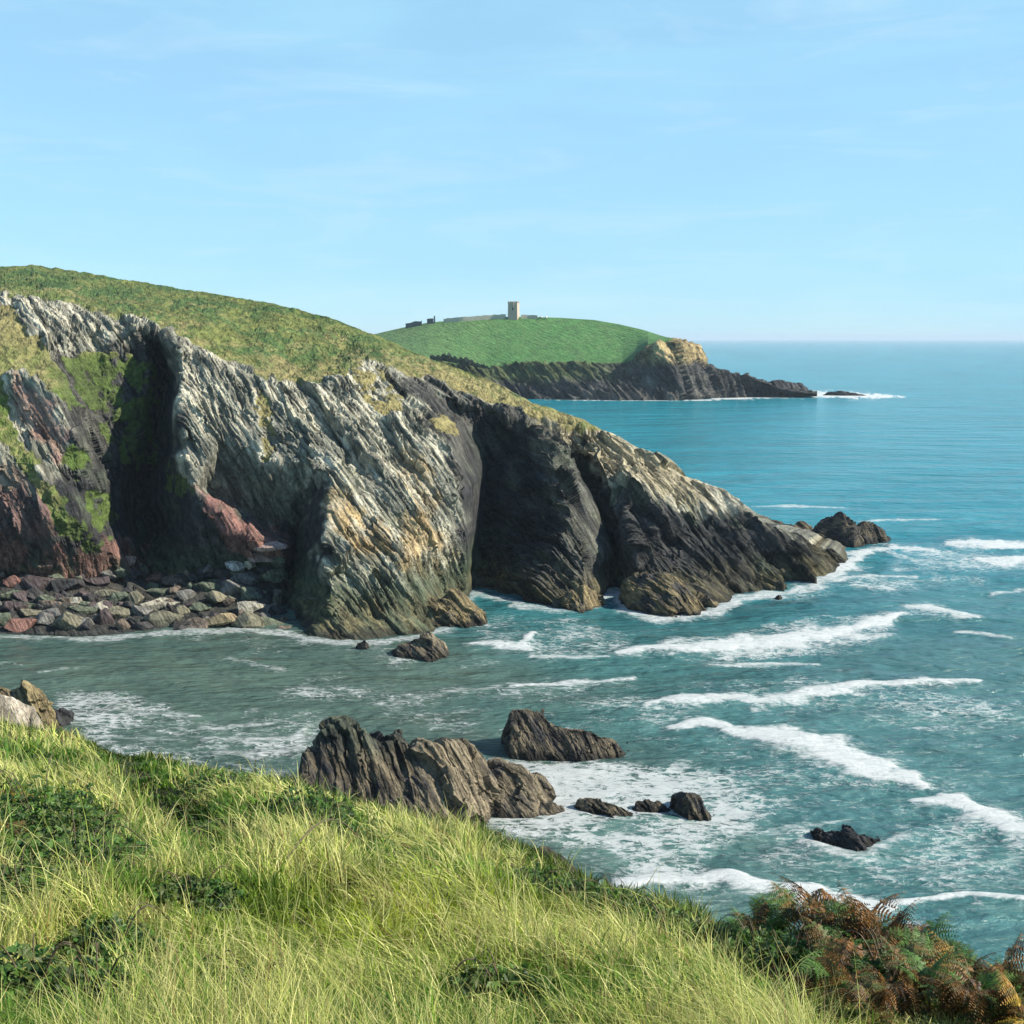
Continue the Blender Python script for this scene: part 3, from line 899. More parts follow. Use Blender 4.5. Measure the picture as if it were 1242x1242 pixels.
def sea_material():
    m, n, l = new_mat('sea_water')
    out = n.new('ShaderNodeOutputMaterial')
    g = n.new('ShaderNodeNewGeometry')
    col = nd(n, 'ShaderNodeAttribute', attribute_name='Col')
    fo = nd(n, 'ShaderNodeAttribute', attribute_name='Foam')
    la = nd(n, 'ShaderNodeAttribute', attribute_name='Lace')
    mp = n.new('ShaderNodeMapping')
    mp.inputs['Scale'].default_value = (0.38, 1.0, 1.0)
    mp.inputs['Rotation'].default_value = (0, 0, math.radians(-8))
    l.new(g.outputs['Position'], mp.inputs['Vector'])
    w1 = nd(n, 'ShaderNodeTexNoise', Scale=0.55, Detail=7.0, Roughness=0.62, Distortion=0.3)
    l.new(mp.outputs[0], w1.inputs['Vector'])
    w2 = nd(n, 'ShaderNodeTexNoise', Scale=0.09, Detail=5.0, Roughness=0.6)
    l.new(mp.outputs[0], w2.inputs['Vector'])
    b = n.new('ShaderNodeBump')
    b.inputs['Strength'].default_value = 0.85
    b.inputs['Distance'].default_value = 1.5
    l.new(math_node(n, l, 'ADD', math_node(n, l, 'MULTIPLY', w1.outputs['Fac'], 0.8), math_node(n, l, 'MULTIPLY', w2.outputs['Fac'], 5.0)), b.inputs['Height'])
    # foam pattern: torn edges and a net of veins
    mp2 = n.new('ShaderNodeMapping')
    mp2.inputs['Scale'].default_value = (0.5, 1.0, 1.0)
    l.new(g.outputs['Position'], mp2.inputs['Vector'])
    fn = nd(n, 'ShaderNodeTexNoise', Scale=1.7, Detail=9.0, Roughness=0.70, Distortion=1.3)
    l.new(mp2.outputs[0], fn.inputs['Vector'])
    big = nd(n, 'ShaderNodeTexNoise', Scale=0.22, Detail=4.0, Roughness=0.6)
    l.new(mp2.outputs[0], big.inputs['Vector'])
    add = n.new('ShaderNodeVectorMath')
    add.operation = 'MULTIPLY_ADD'
    l.new(fn.outputs['Color'], add.inputs[0])
    add.inputs[1].default_value = (2.2, 2.2, 0)
    l.new(mp2.outputs[0], add.inputs[2])
    vo = nd(n, 'ShaderNodeTexVoronoi', feature='DISTANCE_TO_EDGE', Scale=1.4)
    l.new(add.outputs[0], vo.inputs['Vector'])
    vein = map_range(n, l, vo.outputs['Distance'], 0.0, 0.34, 1.0, 0.0, 'LINEAR')
    lk = math_node(n, l, 'ADD', math_node(n, l, 'MULTIPLY', la.outputs['Fac'], 1.25),
                   math_node(n, l, 'MULTIPLY', math_node(n, l, 'SUBTRACT', big.outputs['Fac'], 0.5), 1.1))
    lk = math_node(n, l, 'ADD', lk, math_node(n, l, 'MULTIPLY', math_node(n, l, 'SUBTRACT', vein, 1.0), 0.85))
    lk = math_node(n, l, 'ADD', lk, math_node(n, l, 'MULTIPLY', math_node(n, l, 'SUBTRACT', fn.outputs['Fac'], 0.5), 1.4))
    lace = math_node(n, l, 'MULTIPLY', map_range(n, l, lk, 0.34, 0.85, 0.0, 0.8),
                     map_range(n, l, la.outputs['Fac'], 0.02, 0.25))
    sk = math_node(n, l, 'ADD', fo.outputs['Fac'], math_node(n, l, 'MULTIPLY', math_node(n, l, 'SUBTRACT', fn.outputs['Fac'], 0.5), 1.5))
    solid = math_node(n, l, 'MULTIPLY', map_range(n, l, sk, 0.30, 0.98), map_range(n, l, fo.outputs['Fac'], 0.02, 0.2))
    foam = math_node(n, l, 'MAXIMUM', lace, solid, True)
    foam = math_node(n, l, 'MULTIPLY', foam, map_range(n, l, fn.outputs['Fac'], 0.30, 0.62, 0.72, 0.97))
    p = n.new('ShaderNodeBsdfPrincipled')
    p.inputs['Roughness'].default_value = 0.16
    p.inputs['IOR'].default_value = 1.333
    p.inputs['Specular IOR Level'].default_value = 0.45
    l.new(col.outputs['Color'], p.inputs['Base Color'])
    l.new(b.outputs['Normal'], p.inputs['Normal'])
    fp = n.new('ShaderNodeBsdfPrincipled')
    fp.inputs['Base Color'].default_value = (0.56, 0.57, 0.55, 1)
    fp.inputs['Roughness'].default_value = 0.9
    b2 = n.new('ShaderNodeBump')
    b2.inputs['Strength'].default_value = 0.6
    b2.inputs['Distance'].default_value = 0.4
    l.new(fn.outputs['Fac'], b2.inputs['Height'])
    l.new(b2.outputs['Normal'], fp.inputs['Normal'])
    mx = n.new('ShaderNodeMixShader')
    l.new(foam, mx.inputs[0])
    l.new(p.outputs[0], mx.inputs[1])
    l.new(fp.outputs[0], mx.inputs[2])
    l.new(mx.outputs[0], out.inputs['Surface'])
    return m

sea_o = build_sea()
sea_o.data.materials.append(sea_material())
tag(sea_o, 'choppy teal sea with streaks of white foam', 'sea', kind='structure')

# ================================================================ NEAR SLOPE
HS = [(-900, 800, 34), (-300, 848, 28), (0, 882, 25), (60, 896, 24), (120, 912, 23.5), (200, 930, 22.5), (280, 945, 21.5), (330, 950, 20.5), (400, 975, 19.5), (470, 998, 18.5),
      (550, 1016, 17), (620, 1045, 15.5), (690, 1083, 13.5), (740, 1096, 12.5), (790, 1108, 11.5), (850, 1132, 10), (920, 1150, 8.9), (1000, 1172, 8.0), (1100, 1200, 7.2), (1180, 1222, 6.6), (1242, 1236, 6.2), (1400, 1262, 5.6), (2400, 1390, 4.4)]

def ground_px(U, Q):
    """Pixel row and distance on the near slope; Q = 0 at the brow, 1 close to the camera."""
    vs = interp(U, HS); ys = interp(U, HS, 2)
    vb = 1480.0; yb = 3.3
    V = vs + (vb - vs) * Q
    w = 1 / ys + (1 / yb - 1 / ys) * Q
    Y = 1 / w
    return V, Y

def ground_bump(P):
    h = 0.32 * fbm(P / 3.5, 3, seed=70) + 0.10 * fbm(P / 0.9, 3, seed=71)
    # the little sunken path in the turf
    a = at(150, 925, 1 / (1 / 20.0)); b = at(245, 1015, 12.5)
    d = b[:2] - a[:2]
    tt = np.clip(((P[:, :2] - a[:2]) @ d) / (d @ d), 0, 1)
    dist = np.linalg.norm(P[:, :2] - a[:2] - tt[:, None] * d, axis=1)
    h -= 0.60 * np.exp(-(dist / 0.5) ** 2)
    return h

def build_slope():
    us = np.concatenate([np.arange(-900, -60, 40), np.arange(-60, 1320, 6.0), np.arange(1320, 2401, 40)])
    q = np.linspace(0, 1, 150)[:, None]
    U = np.broadcast_to(us, (150, len(us)))
    V, Y = ground_px(U, q)
    P = at(U, V, Y)
    fade = smooth(q, 0.0, 0.08) * 0.7 + 0.3
    P[..., 2] += ground_bump(P.reshape(-1, 3)).reshape(U.shape) * fade - 0.03
    top = P[0]
    rows = []
    for k in np.linspace(0, 1, 40)[1:]:          # over the brow and down to the sea
        Q = top.copy()
        d = 22 * k
        Q[:, 1] += d; Q[:, 0] += 0.45 * d
        Q[:, 2] = top[:, 2] - 0.55 * d - (top[:, 2] - 0.55 * 22 + 3) * smooth(np.array(k), 0.05, 1.0)
        Q += rock_disp(Q, 0.5, 2.0, 5)[:, None] * np.array([0.4, 0.6, 0.3]) * smooth(np.array(k), 0.1, 0.4)
        rows.append(Q)
    near = P[-1].copy()
    feet = []
    for k in (0.35, 0.7, 1.0):
        Q = near.copy(); Q[:, 1] = near[:, 1] * (1 - k) - 4 * k; Q[:, 2] = near[:, 2] * (1 - k) + (HC - 1.55) * k
        feet.append(Q)
    ALL = np.concatenate([np.array(rows)[::-1], P, np.array(feet)], 0)
    f = ALL.reshape(-1, 3)
    a = smooth(fbm(f / 1.7, 4, 0.6, seed=73), -0.3, 0.3)[:, None]
    C = np.array([0.035, 0.055, 0.014]) * (1 - a) + np.array([0.085, 0.085, 0.028]) * a
    rk = np.zeros(ALL.shape[:2]); rk[:39] = np.linspace(1, 0, 39)[:, None] * 1.6
    rk = np.clip(rk - 0.25, 0, 1).reshape(-1, 1)
    C = C * (1 - rk) + np.array([0.06, 0.058, 0.055]) * rk
    return mesh_np('grassy_slope', f, grid_faces(ALL.shape[0], len(us)), M_ROCK, True, {'Col': C})

tag(build_slope(), 'near cliff-top slope falling to the right under long grass', 'slope', kind='structure')

def ground_at(u, v):
    """World point of the turf seen at pixel (u, v)."""
    u, v = np.atleast_1d(np.asarray(u, float)), np.atleast_1d(np.asarray(v, float))
    vs = interp(u, HS)
    q = np.clip((v - vs) / (1480 - vs), 0, 1)
    V, Y = ground_px(u, q)
    P = at(u, V, Y)
    P[..., 2] += ground_bump(P) * (smooth(q, 0, 0.08) * 0.7 + 0.3)
    return P

# bushes: (u, v, radius x, radius y, height, leaves, label)
BB = [
 (52, 1012, 0.85, 0.9, 0.42, 520, 'dark green bramble thicket beside the dry orange bracken'),
 (95, 1058, 0.75, 0.7, 0.30, 360, 'loose bramble patch below the dark thicket on the left'),
 (20, 1090, 0.45, 0.5, 0.26, 260, 'bramble patch at the left edge below the loose one'),
 (135, 1142, 0.42, 0.4, 0.24, 260, 'small bright bramble in the grass at lower left'),
 (118, 1212, 0.28, 0.22, 0.22, 160, 'dark leafy bramble near the bottom edge at lower left'),
 (40, 1195, 0.30, 0.25, 0.22, 170, 'leafy bramble at the lower left corner of the grass'),
 (300, 1190, 0.32, 0.26, 0.18, 150, 'dark low weeds at the bottom of the slope, right of the lower left brambles'),
 (610, 1215, 0.34, 0.24, 0.16, 140, 'dark brown-green weeds at the bottom edge below the yellow grass'),
 (285, 962, 0.95, 0.8, 0.26, 300, 'olive scrub low in the grass near the brow, left of the sea stacks'),
 (372, 1000, 0.8, 0.8, 0.30, 300, 'dark scrub in the grass below the leftmost sea stack'),
 (395, 1018, 0.55, 0.5, 0.22, 200, 'small dark scrub tucked just below the scrub under the sea stack'),
 (225, 1012, 0.30, 0.6, 0.22, 220, 'deep green tuft at the lower end of the sunken path'),
 (650, 1085, 0.55, 0.55, 0.22, 220, 'brownish scrub at the brow above the shore ledge'),
 (705, 1100, 0.55, 0.5, 0.28, 320, 'dark green bush at the brow right of the shore ledge'),
 (752, 1112, 0.55, 0.5, 0.28, 320, 'dark green bush at the brow, midway to the ferns'),
 (812, 1130, 0.45, 0.4, 0.22, 240, 'low bush at the brow left of the ferns'),
 (872, 1152, 0.40, 0.35, 0.22, 260, 'dark bush at the brow right beside the ferns'),
 (925, 1180, 0.45, 0.35, 0.28, 400, 'dark bush in the hollow under the green fern'),
 (985, 1190, 0.45, 0.35, 0.30, 400, 'dark bush under the tall rust-brown clump'),
 (1075, 1215, 0.40, 0.30, 0.26, 360, 'dark bush among the brown ferns'),
 (235, 1098, 0.40, 0.40, 0.20, 200, 'bright green low bramble in the middle of the left grass'),
]

def build_grass(n_clump=9000, per=26, n_under=110000, n_long=8000):
    """Tussocks of blades spreading from their centres, a short green understorey, and long single stalks."""
    def place(n, power=1.15):
        u = RNG.uniform(-170, 1410, n)
        vs = interp(u, HS)
        v = vs - 2 + (1430 - vs) * RNG.uniform(0, 1, n) ** power
        return ground_at(u, v)
    cP = place(n_clump)
    cid = np.repeat(np.arange(n_clump), per)
    n1 = len(cid)
    crad = (RNG.uniform(0.05, 0.17, n_clump) * (0.7 + 0.04 * cP[:, 1]))[cid]
    off = RNG.normal(0, 1, (n1, 2)) * crad[:, None] * 0.6
    P1 = cP[cid].copy(); P1[:, :2] += off
    P1[:, 2] += -0.26 * off[:, 1] - 0.12 * off[:, 0]
    P2 = place(n_under); P3 = place(n_long)
    nbk = 45000                                          # and over the brow, down the seaward side
    ub = RNG.uniform(-170, 1500, nbk); db = 7.5 * RNG.uniform(0, 1, nbk) ** 1.3
    T_ = ground_at(ub, interp(ub, HS))
    P4 = T_.copy()
    P4[:, 0] += 0.45 * db; P4[:, 1] += db
    P4[:, 2] = T_[:, 2] - 0.55 * db - (T_[:, 2] - 0.55 * 22 + 3) * smooth(db / 22, 0.05, 1.0) - 0.05
    P2 = np.concatenate([P2, P4]); n_under += nbk
    P = np.concatenate([P1, P2, P3])
    kind = np.concatenate([np.zeros(n1), np.ones(n_under), np.full(n_long, 2)]).astype(int)
    n = len(P)
    u, v = to_px(P)
    Y = P[:, 1]
    def patch(Q):
        big = fbm(np.c_[Q[:, 0] / 2.2, Q[:, 1] / 2.2, 0 * Q[:, 0]], 3, seed=80)
        med = fbm(np.c_[Q[:, 0] / 0.8, Q[:, 1] / 0.8, 0 * Q[:, 0]], 3, seed=81)
        return big, med
    big, med = patch(P)
    straw = 0.28 + 1.6 * big + 0.9 * med
    path = np.exp(-(np.maximum(np.abs(u - 185) - 62, 0) / 22) ** 2 - ((v - 958 - (u - 185) * 0.92) / 22) ** 2)
    straw -= 1.6 * path
    straw -= 0.22 * smooth(v, 1120, 1230)
    straw += 0.35 * np.exp(-(((u - 420) / 150) ** 2 + ((v - 1045) / 55) ** 2))
    straw += 0.30 * np.exp(-(((u - 1000) / 200) ** 2 + ((v - 1230) / 40) ** 2))
    straw += 0.25 * np.exp(-(((u - 130) / 110) ** 2 + ((v - 960) / 45) ** 2))
    straw -= 0.45 * np.exp(-(((u - 760) / 130) ** 2 + ((v - 1110) / 35) ** 2))
    straw -= 0.30 * np.exp(-(((u - 40) / 80) ** 2 + ((v - 1010) / 60) ** 2))
    yell = np.exp(-(((u - 470) / 240) ** 2 + ((v - 1130) / 60) ** 2))
    cr = RNG.uniform(0, 1, n_clump)                      # each tussock is mostly one or the other
    p1 = np.clip(straw[:n1] + 0.55 * (cr[cid] - 0.5), 0.03, 0.92)
    pr = np.concatenate([p1, np.clip(straw[n1:n1 + n_under] * 0.6, 0.02, 0.6), np.full(n_long, 0.85)])
    is_straw = RNG.uniform(0, 1, n) < pr
    ch = RNG.uniform(0.55, 1.25, n_clump)
    hgt = np.empty(n)
    hgt[:n1] = np.where(is_straw[:n1], RNG.uniform(0.26, 0.56, n1), RNG.uniform(0.18, 0.42, n1)) * ch[cid] * (0.85 + 0.5 * med[:n1])
    hgt[n1:n1 + n_under] = RNG.uniform(0.08, 0.22, n_under)
    hgt[n1 + n_under - nbk:n1 + n_under] *= 2.2
    hgt[n1 + n_under:] = RNG.uniform(0.45, 0.85, n_long)
    # the turf is short and thin where bushes and ferns grow
    fern = smooth((v - interp(u, [(800, 1080), (850, 1140), (890, 1200), (940, 1245), (990, 1300), (1050, 1400), (1100, 1480), (1400, 1500)])) * -1, -14, 10) * smooth(u, 845, 900)
    bush = np.zeros(n)
    for b_ in BB:
        c_ = ground_at(b_[0], b_[1])[0]
        low = b_[1] > 1080 and b_[0] < 700
        bush = np.maximum(bush, 1 - smooth(((P[:, 0] - c_[0]) / (b_[2] * 1.05)) ** 2 + ((P[:, 1] - c_[1] + (0.35 if low else 0.1)) / (b_[3] * (1.9 if low else 1.15))) ** 2, 0.35, 1.1))
    cover = np.maximum(fern, bush * 0.85)
    hgt *= 1 - 0.80 * cover
    hgt *= np.where(v < interp(u, HS) + 14, 0.8, 1.0) * (1 - 0.65 * path)
    hgt *= np.clip(0.95 + 1.1 * big, 0.5, 1.35) * (1 - 0.22 * smooth(v, 1090, 1190))
    hgt = np.clip(hgt, 0.06, 0.95)
    wid = np.maximum(0.0030, 0.00066 * Y) * RNG.uniform(0.6, 1.5, n) * np.where(is_straw, 0.75, 1.2) * np.where(kind == 2, 0.8, 1.0)
    G1 = np.array([0.040, 0.135, 0.016]); G2 = np.array([0.165, 0.290, 0.028]); G3 = np.array([0.37, 0.42, 0.030])
    S1 = np.array([0.72, 0.66, 0.28]); S2 = np.array([0.44, 0.49, 0.09]); S3 = np.array([0.28, 0.17, 0.07])
    r1 = RNG.uniform(0, 1, (n, 1))
    cg = RNG.uniform(0, 1, (n_clump, 1))
    gk = r1.copy(); gk[:n1] = 0.35 * r1[:n1] + 0.65 * cg[cid]
    gcol = G1 * (1 - gk) + G2 * gk
    yk = np.clip(yell[:, None] * 0.95 + 0.5 * big[:, None], 0, 1)
    gcol = gcol * (1 - yk) + G3 * yk * (0.75 + 0.4 * gk)
    scol = S1 * (1 - r1) + S2 * r1
    rb = (RNG.uniform(0, 1, (n, 1)) < 0.07).astype(float)
    scol = scol * (1 - rb) + S3 * rb
    col = np.where(is_straw[:, None], scol, gcol) * RNG.uniform(0.65, 1.2, (n, 1))
    cb = RNG.uniform(0.5, 1.4, (n_clump, 1))
    col[:n1] *= cb[cid]
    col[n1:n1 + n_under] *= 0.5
    col *= 1 - 0.45 * path[:, None]      # sunken path darkened: the trench shade is put into the grass colour
    dk = smooth(-med - 0.6 * big, 0.05, 0.5)[:, None] * 0.35   # patches of dark rushes
    col = col * (1 - dk) + np.array([0.035, 0.085, 0.015]) * dk
    # shape
    flat_ = smooth(fbm(np.c_[P[:, 0] / 1.3, P[:, 1] / 1.3, 0 * Y], 2, seed=84), 0.10, 0.40)[:, None]   # wind-flattened patches
    wa = 2.2 * fbm(np.c_[P[:, 0] / 1.8, P[:, 1] / 1.8, 0 * Y], 2, seed=85) + 2.8
    wind = np.c_[np.cos(wa), np.sin(wa)] * 0.8
    Ld = RNG.normal(0, 0.70, (n, 2)) + wind * (0.55 + 0.6 * big[:, None] + 1.5 * flat_)
    Ld[:n1] += off / (crad[:, None] + 1e-6) * 0.75
    lean = np.clip(np.linalg.norm(Ld, axis=1) * 0.55, 0.05, 1.15)
    Ld /= np.linalg.norm(Ld, axis=1)[:, None] + 1e-9
    L = np.c_[Ld, np.zeros(n)]
    ang = RNG.uniform(0, np.pi, n)
    Wd = np.stack([np.cos(ang), np.sin(ang), 0 * ang], -1) * wid[:, None]
    up = np.array([0, 0, 1.0])
    rows = []
    for tpar, wk in ((0.0, 1.0), (0.38, 0.9), (0.72, 0.6)):
        c = P + L * (hgt * lean * tpar ** 1.9)[:, None] + up * (hgt * (tpar - 0.36 * lean * tpar ** 2.4))[:, None]
        rows += [c - Wd * wk, c + Wd * wk]
    rows.append(P + L * (hgt * lean * 1.05)[:, None] + up * (hgt * (1 - 0.42 * lean))[:, None])
    V = np.stack(rows, 1).reshape(-1, 3)
    b = (np.arange(n) * 7)[:, None]
    quads = np.concatenate([b + np.array([[0, 1, 3, 2]]), b + np.array([[2, 3, 5, 4]])])
    tris = b + np.array([[4, 5, 6]])
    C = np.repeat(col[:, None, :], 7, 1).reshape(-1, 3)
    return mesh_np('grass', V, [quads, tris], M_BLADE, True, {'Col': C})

tag(build_grass(), 'long windswept green and straw grass covering the near slope', 'grass', kind='stuff')


# ================================================================ SEA ROCKS
R_BROWN = np.array([0.165, 0.135, 0.088]); R_BLACK = np.array([0.032, 0.031, 0.032]); R_GREEN = np.array([0.085, 0.10, 0.062])
R_GOLD = np.array([0.21, 0.165, 0.085]); R_BUFF = np.array([0.62, 0.53, 0.40])

def loft_rock(name, top, base, label, cat='rock', group=None, lean=0.55, thick=0.9, c0=R_BLACK, c1=R_BROWN, bias=0.0, L0=None, seed=0,
              amp=1.0, dist=None, cap=None, ztop_green=None, floor=-1.6, step=1.0):
    """A rock rising from the sea: a front from its waterline to its crest, a back falling behind the crest."""
    u0, u1 = max(top[0][0], base[0][0]), min(top[-1][0], base[-1][0])
    us = np.arange(u0, u1 + 0.01, step)
    vt, vb = interp(us, top), interp(us, base)
    endk = np.clip(np.minimum(us - u0, u1 - us) / (0.07 * (u1 - u0) + 1.5), 0, 1) ** 0.7
    vt = vb + (np.minimum(vt, vb - 0.5) - vb) * np.maximum(endk, 0.04)
    yb = sea_y(vb) if dist is None else np.full(len(us), dist, float)
    hm = (vb - vt) * yb / F
    H = hm.max()
    yb = yb + (1 - endk) * H * 0.5
    yt = yb + lean * hm + 0.12 * H
    nf = int(max(24, (vb - vt).max() * 1.1))
    s = np.linspace(0, 1, nf)[:, None]
    Vp = vb + (vt - vb) * s
    W = 1 / yb + (1 / yt - 1 / yb) * s ** 1.25
    P = at(np.broadcast_to(us, Vp.shape), Vp, 1 / W)
    if dist is None:
        P[..., 2] = np.maximum(P[..., 2], 0.0)
    nb = max(10, nf // 2)
    rows = []
    zf = floor if dist is None else P[0][:, 2].min() + floor
    for q in np.linspace(0, 1, nb)[1:]:
        Q = P[-1].copy()
        Q[:, 1] += thick * H * (1 - (1 - q) ** 1.5)
        Q[:, 2] = P[-1][:, 2] + (zf - P[-1][:, 2]) * q ** 1.7
        rows.append(Q)
    under = P[0].copy(); under[:, 2] = zf; under[:, 1] -= 0.1 * H
    ALL = np.concatenate([under[None], P, np.array(rows)], 0)
    N = blur(grid_normals(ALL), 3); N /= np.linalg.norm(N, axis=-1, keepdims=True) + 1e-9
    if N[nf // 2, len(us) // 2, 1] > 0: N = -N
    f = ALL.reshape(-1, 3)
    L = L0 or max(0.35, H * 0.48)
    ra, rb_ = 0.38 * math.sin(seed * 1.7), 0.30 * math.cos(seed * 2.3)   # each rock's beds dip their own way
    Rm = np.array(Matrix.Rotation(ra, 3, 'Y') @ Matrix.Rotation(rb_, 3, 'X'))
    d = rock_disp((f - f.mean(0)) @ Rm.T + seed * 31.0, amp * 0.78, L, seed, 5, 0.35).reshape(ALL.shape[:2])
    ALL = ALL + N * d[..., None]
    f = ALL.reshape(-1, 3)
    org = np.array([f[:, 0].mean(), f[:, 1].mean(), 0.0 if dist is None else zf])
    n1 = fbm(f / (H * 0.5), 4, 0.6, seed=seed + 90)
    k = smooth(n1 + bias + 0.6 * fbm(np.stack([f @ B_AX / (H * 0.07), f @ S_AX / (H * 0.6), f @ NF / (H * 0.2)], -1), 3, seed=seed + 91), -0.3, 0.3)[:, None]
    C = c0 * (1 - k) + c1 * k
    if ztop_green is not None:
        g = (smooth(f[:, 2] + n1 * 1.5, ztop_green, ztop_green + H * 0.35) * 0.75)[:, None]
        C = C * (1 - g) + R_GREEN * g
    if dist is None:
        w = (1 - smooth(f[:, 2] + 0.5 * n1, 0.15 + 0.02 * H, 0.4 + 0.09 * H))[:, None] * 0.85
        C = C * (1 - w) + np.array([0.022, 0.021, 0.018]) * w
    o = mesh_np(name, f - org, grid_faces(ALL.shape[0], len(us)), M_ROCK, amp < 0.5, {'Col': C})
    o.location = org
    return tag(o, label, cat, group)

NEARG = 'rocks in the surf below the slope'
loft_rock('sea_stack', [(352, 962), (356, 940), (362, 922), (372, 907), (384, 912), (387, 893), (395, 884), (408, 879), (424, 886), (440, 888), (452, 893), (462, 899),
                   (478, 893), (492, 899), (505, 906), (516, 920), (526, 960)], [(350, 1012), (526, 1012)],
          'jagged dark sea rock with greenish top, leftmost and tallest of the near cluster', 'rock', NEARG, 0.5, 0.8, R_BLACK, R_BROWN * 0.8, -0.02, seed=3, ztop_green=4.2)
loft_rock('sea_stack', [(450, 985), (462, 962), (476, 938), (490, 922), (507, 907), (524, 911), (545, 909), (560, 904), (570, 911), (584, 935), (598, 962), (606, 985)],
          [(448, 1024), (520, 1024), (570, 1010), (607, 1000)],
          'broad brown slab-sided sea rock beside the jagged greenish one', 'rock', NEARG, 0.7, 0.8, R_BLACK * 1.5, R_BROWN * 1.35, 0.28, seed=6)
loft_rock('sea_rock', [(584, 945), (594, 928), (604, 927), (616, 933), (630, 936), (640, 946), (656, 948), (664, 958), (674, 972)], [(586, 985), (610, 992), (645, 993), (673, 978)],
          'brown craggy rock leaning on the right end of the broad slab', 'rock', NEARG, 0.6, 0.9, R_BLACK * 1.3, R_BROWN * 1.15, 0.15, seed=8)
loft_rock('sea_rock', [(646, 985), (652, 972), (664, 974), (672, 972), (688, 982)], [(645, 992), (668, 993), (689, 988)],
          'small knobbly black and brown rock washed by foam beside the brown crag', 'rock', NEARG, 0.5, 1.0, R_BLACK, R_BROWN, 0.0, seed=9)
loft_rock('sea_rock', [(608, 885), (611, 868), (620, 862), (640, 860), (658, 863), (666, 873), (676, 879), (692, 881), (715, 884), (735, 893), (752, 905), (764, 916)],
          [(607, 912), (620, 919), (660, 921), (700, 926), (742, 923), (765, 918)],
          'wedge-shaped dark brown rock standing alone behind the cluster, sloping to the right', 'rock', NEARG, 0.45, 0.9, R_BLACK, R_BROWN * 0.9, 0.05, seed=11)
loft_rock('sea_rock', [(696, 980), (700, 972), (716, 970), (736, 973), (755, 978), (774, 990)], [(695, 984), (720, 990), (740, 994), (775, 994)],
          'low flat brown rock awash in the foam, left of three small ones', 'rock', NEARG, 0.6, 1.2, R_BLACK, R_BROWN, 0.05, seed=13)
loft_rock('sea_rock', [(767, 980), (772, 972), (785, 970), (800, 972), (812, 981)], [(767, 983), (790, 986), (813, 985)],
          'smallest low dark rock awash between two others in the foam', 'rock', NEARG, 0.6, 1.2, R_BLACK, R_BROWN * 0.7, -0.05, seed=15)
loft_rock('sea_rock', [(813, 975), (818, 966), (828, 963), (842, 965), (852, 974), (867, 990)], [(813, 985), (835, 996), (868, 993)],
          'rounded dark rock at the right end of the foamy rock line', 'rock', NEARG, 0.5, 1.0, R_BLACK, R_BROWN * 0.7, -0.05, seed=17)
loft_rock('sea_rock', [(984, 1010), (992, 1005), (1005, 1009), (1020, 1010), (1027, 999), (1033, 1000), (1042, 1012), (1056, 1016), (1067, 1022)], [(983, 1014), (1005, 1024), (1040, 1033), (1068, 1025)],
          'black spiky rock ringed with foam, alone in the water far to the right', 'rock', NEARG, 0.5, 1.0, R_BLACK, R_BLACK * 1.6, -0.05, seed=19)
loft_rock('rock_ledge', [(545, 1008), (570, 1003), (590, 1009), (620, 1028), (640, 1030), (662, 1033), (680, 1047), (700, 1062), (722, 1085)], [(540, 1060), (620, 1090), (722, 1120)],
          'dark shore ledge just below the edge of the grass', 'rock ledge', NEARG, 0.5, 0.5, R_BLACK, R_BROWN * 0.6, 0.0, seed=21)

HEADG = 'rocks at the foot of the headland'
loft_rock('sea_rock', [(476, 792), (484, 783), (492, 777), (505, 773), (513, 764), (521, 763), (530, 771), (540, 778), (546, 788)], [(475, 796), (505, 800), (525, 802), (547, 796)],
          'spiky brown rock standing in the water just off the big buttress', 'rock', HEADG, 0.5, 1.0, R_BLACK, R_BROWN * 1.2, 0.15, seed=23)
loft_rock('sea_rock', [(431, 785), (437, 778), (441, 776), (448, 787)], [(430, 789), (440, 791), (449, 789)],
          'tiny dark pointed rock in the water at the foot of the big buttress', 'rock', HEADG, 0.4, 1.0, R_BLACK, R_BROWN * 0.6, 0.0, seed=25)
loft_rock('sea_rock', [(503, 748), (512, 735), (524, 728), (536, 724), (547, 716), (556, 717), (566, 726), (578, 738), (590, 752)], [(503, 758), (545, 762), (570, 760), (591, 756)],
          'golden brown crag jutting from the right foot of the big buttress', 'rock', HEADG, 0.6, 1.0, R_BLACK * 1.5, R_GOLD, 0.2, seed=27)
loft_rock('sea_rock', [(681, 736), (688, 724), (698, 714), (710, 709), (722, 716), (735, 729)], [(680, 741), (708, 744), (736, 736)],
          'golden brown pointed rock below the lit rib of the cliff', 'rock', HEADG, 0.6, 0.9, R_BLACK * 1.5, R_GOLD, 0.25, seed=29)
loft_rock('sea_rock', [(755, 722), (760, 707), (775, 700), (795, 699), (810, 697), (824, 702), (838, 714), (852, 724), (867, 738)], [(755, 740), (785, 746), (815, 748), (840, 745), (868, 740)],
          'large two-humped brown rock in front of the dark right flank', 'rock', HEADG, 0.6, 0.9, R_BLACK * 1.3, R_GOLD * 0.8, 0.1, seed=31)
loft_rock('islet', [(986, 648), (995, 638), (1003, 632), (1012, 628), (1018, 622), (1024, 623), (1033, 629), (1042, 636), (1050, 632), (1057, 634), (1066, 643), (1077, 654)], [(985, 656), (1010, 659), (1035, 663), (1078, 657)],
          'craggy dark islet standing off the tip of the headland', 'islet', HEADG, 0.6, 1.0, R_BLACK, R_BROWN * 0.7, -0.05, seed=33)
loft_rock('sea_rock', [(928, 636), (938, 632), (950, 634), (962, 636), (972, 632), (982, 636), (992, 643)], [(927, 646), (960, 650), (993, 650)],
          'low row of brown rocks between headland tip and islet', 'rock', HEADG, 0.6, 1.0, R_BLACK, R_BROWN * 0.9, 0.1, seed=35)
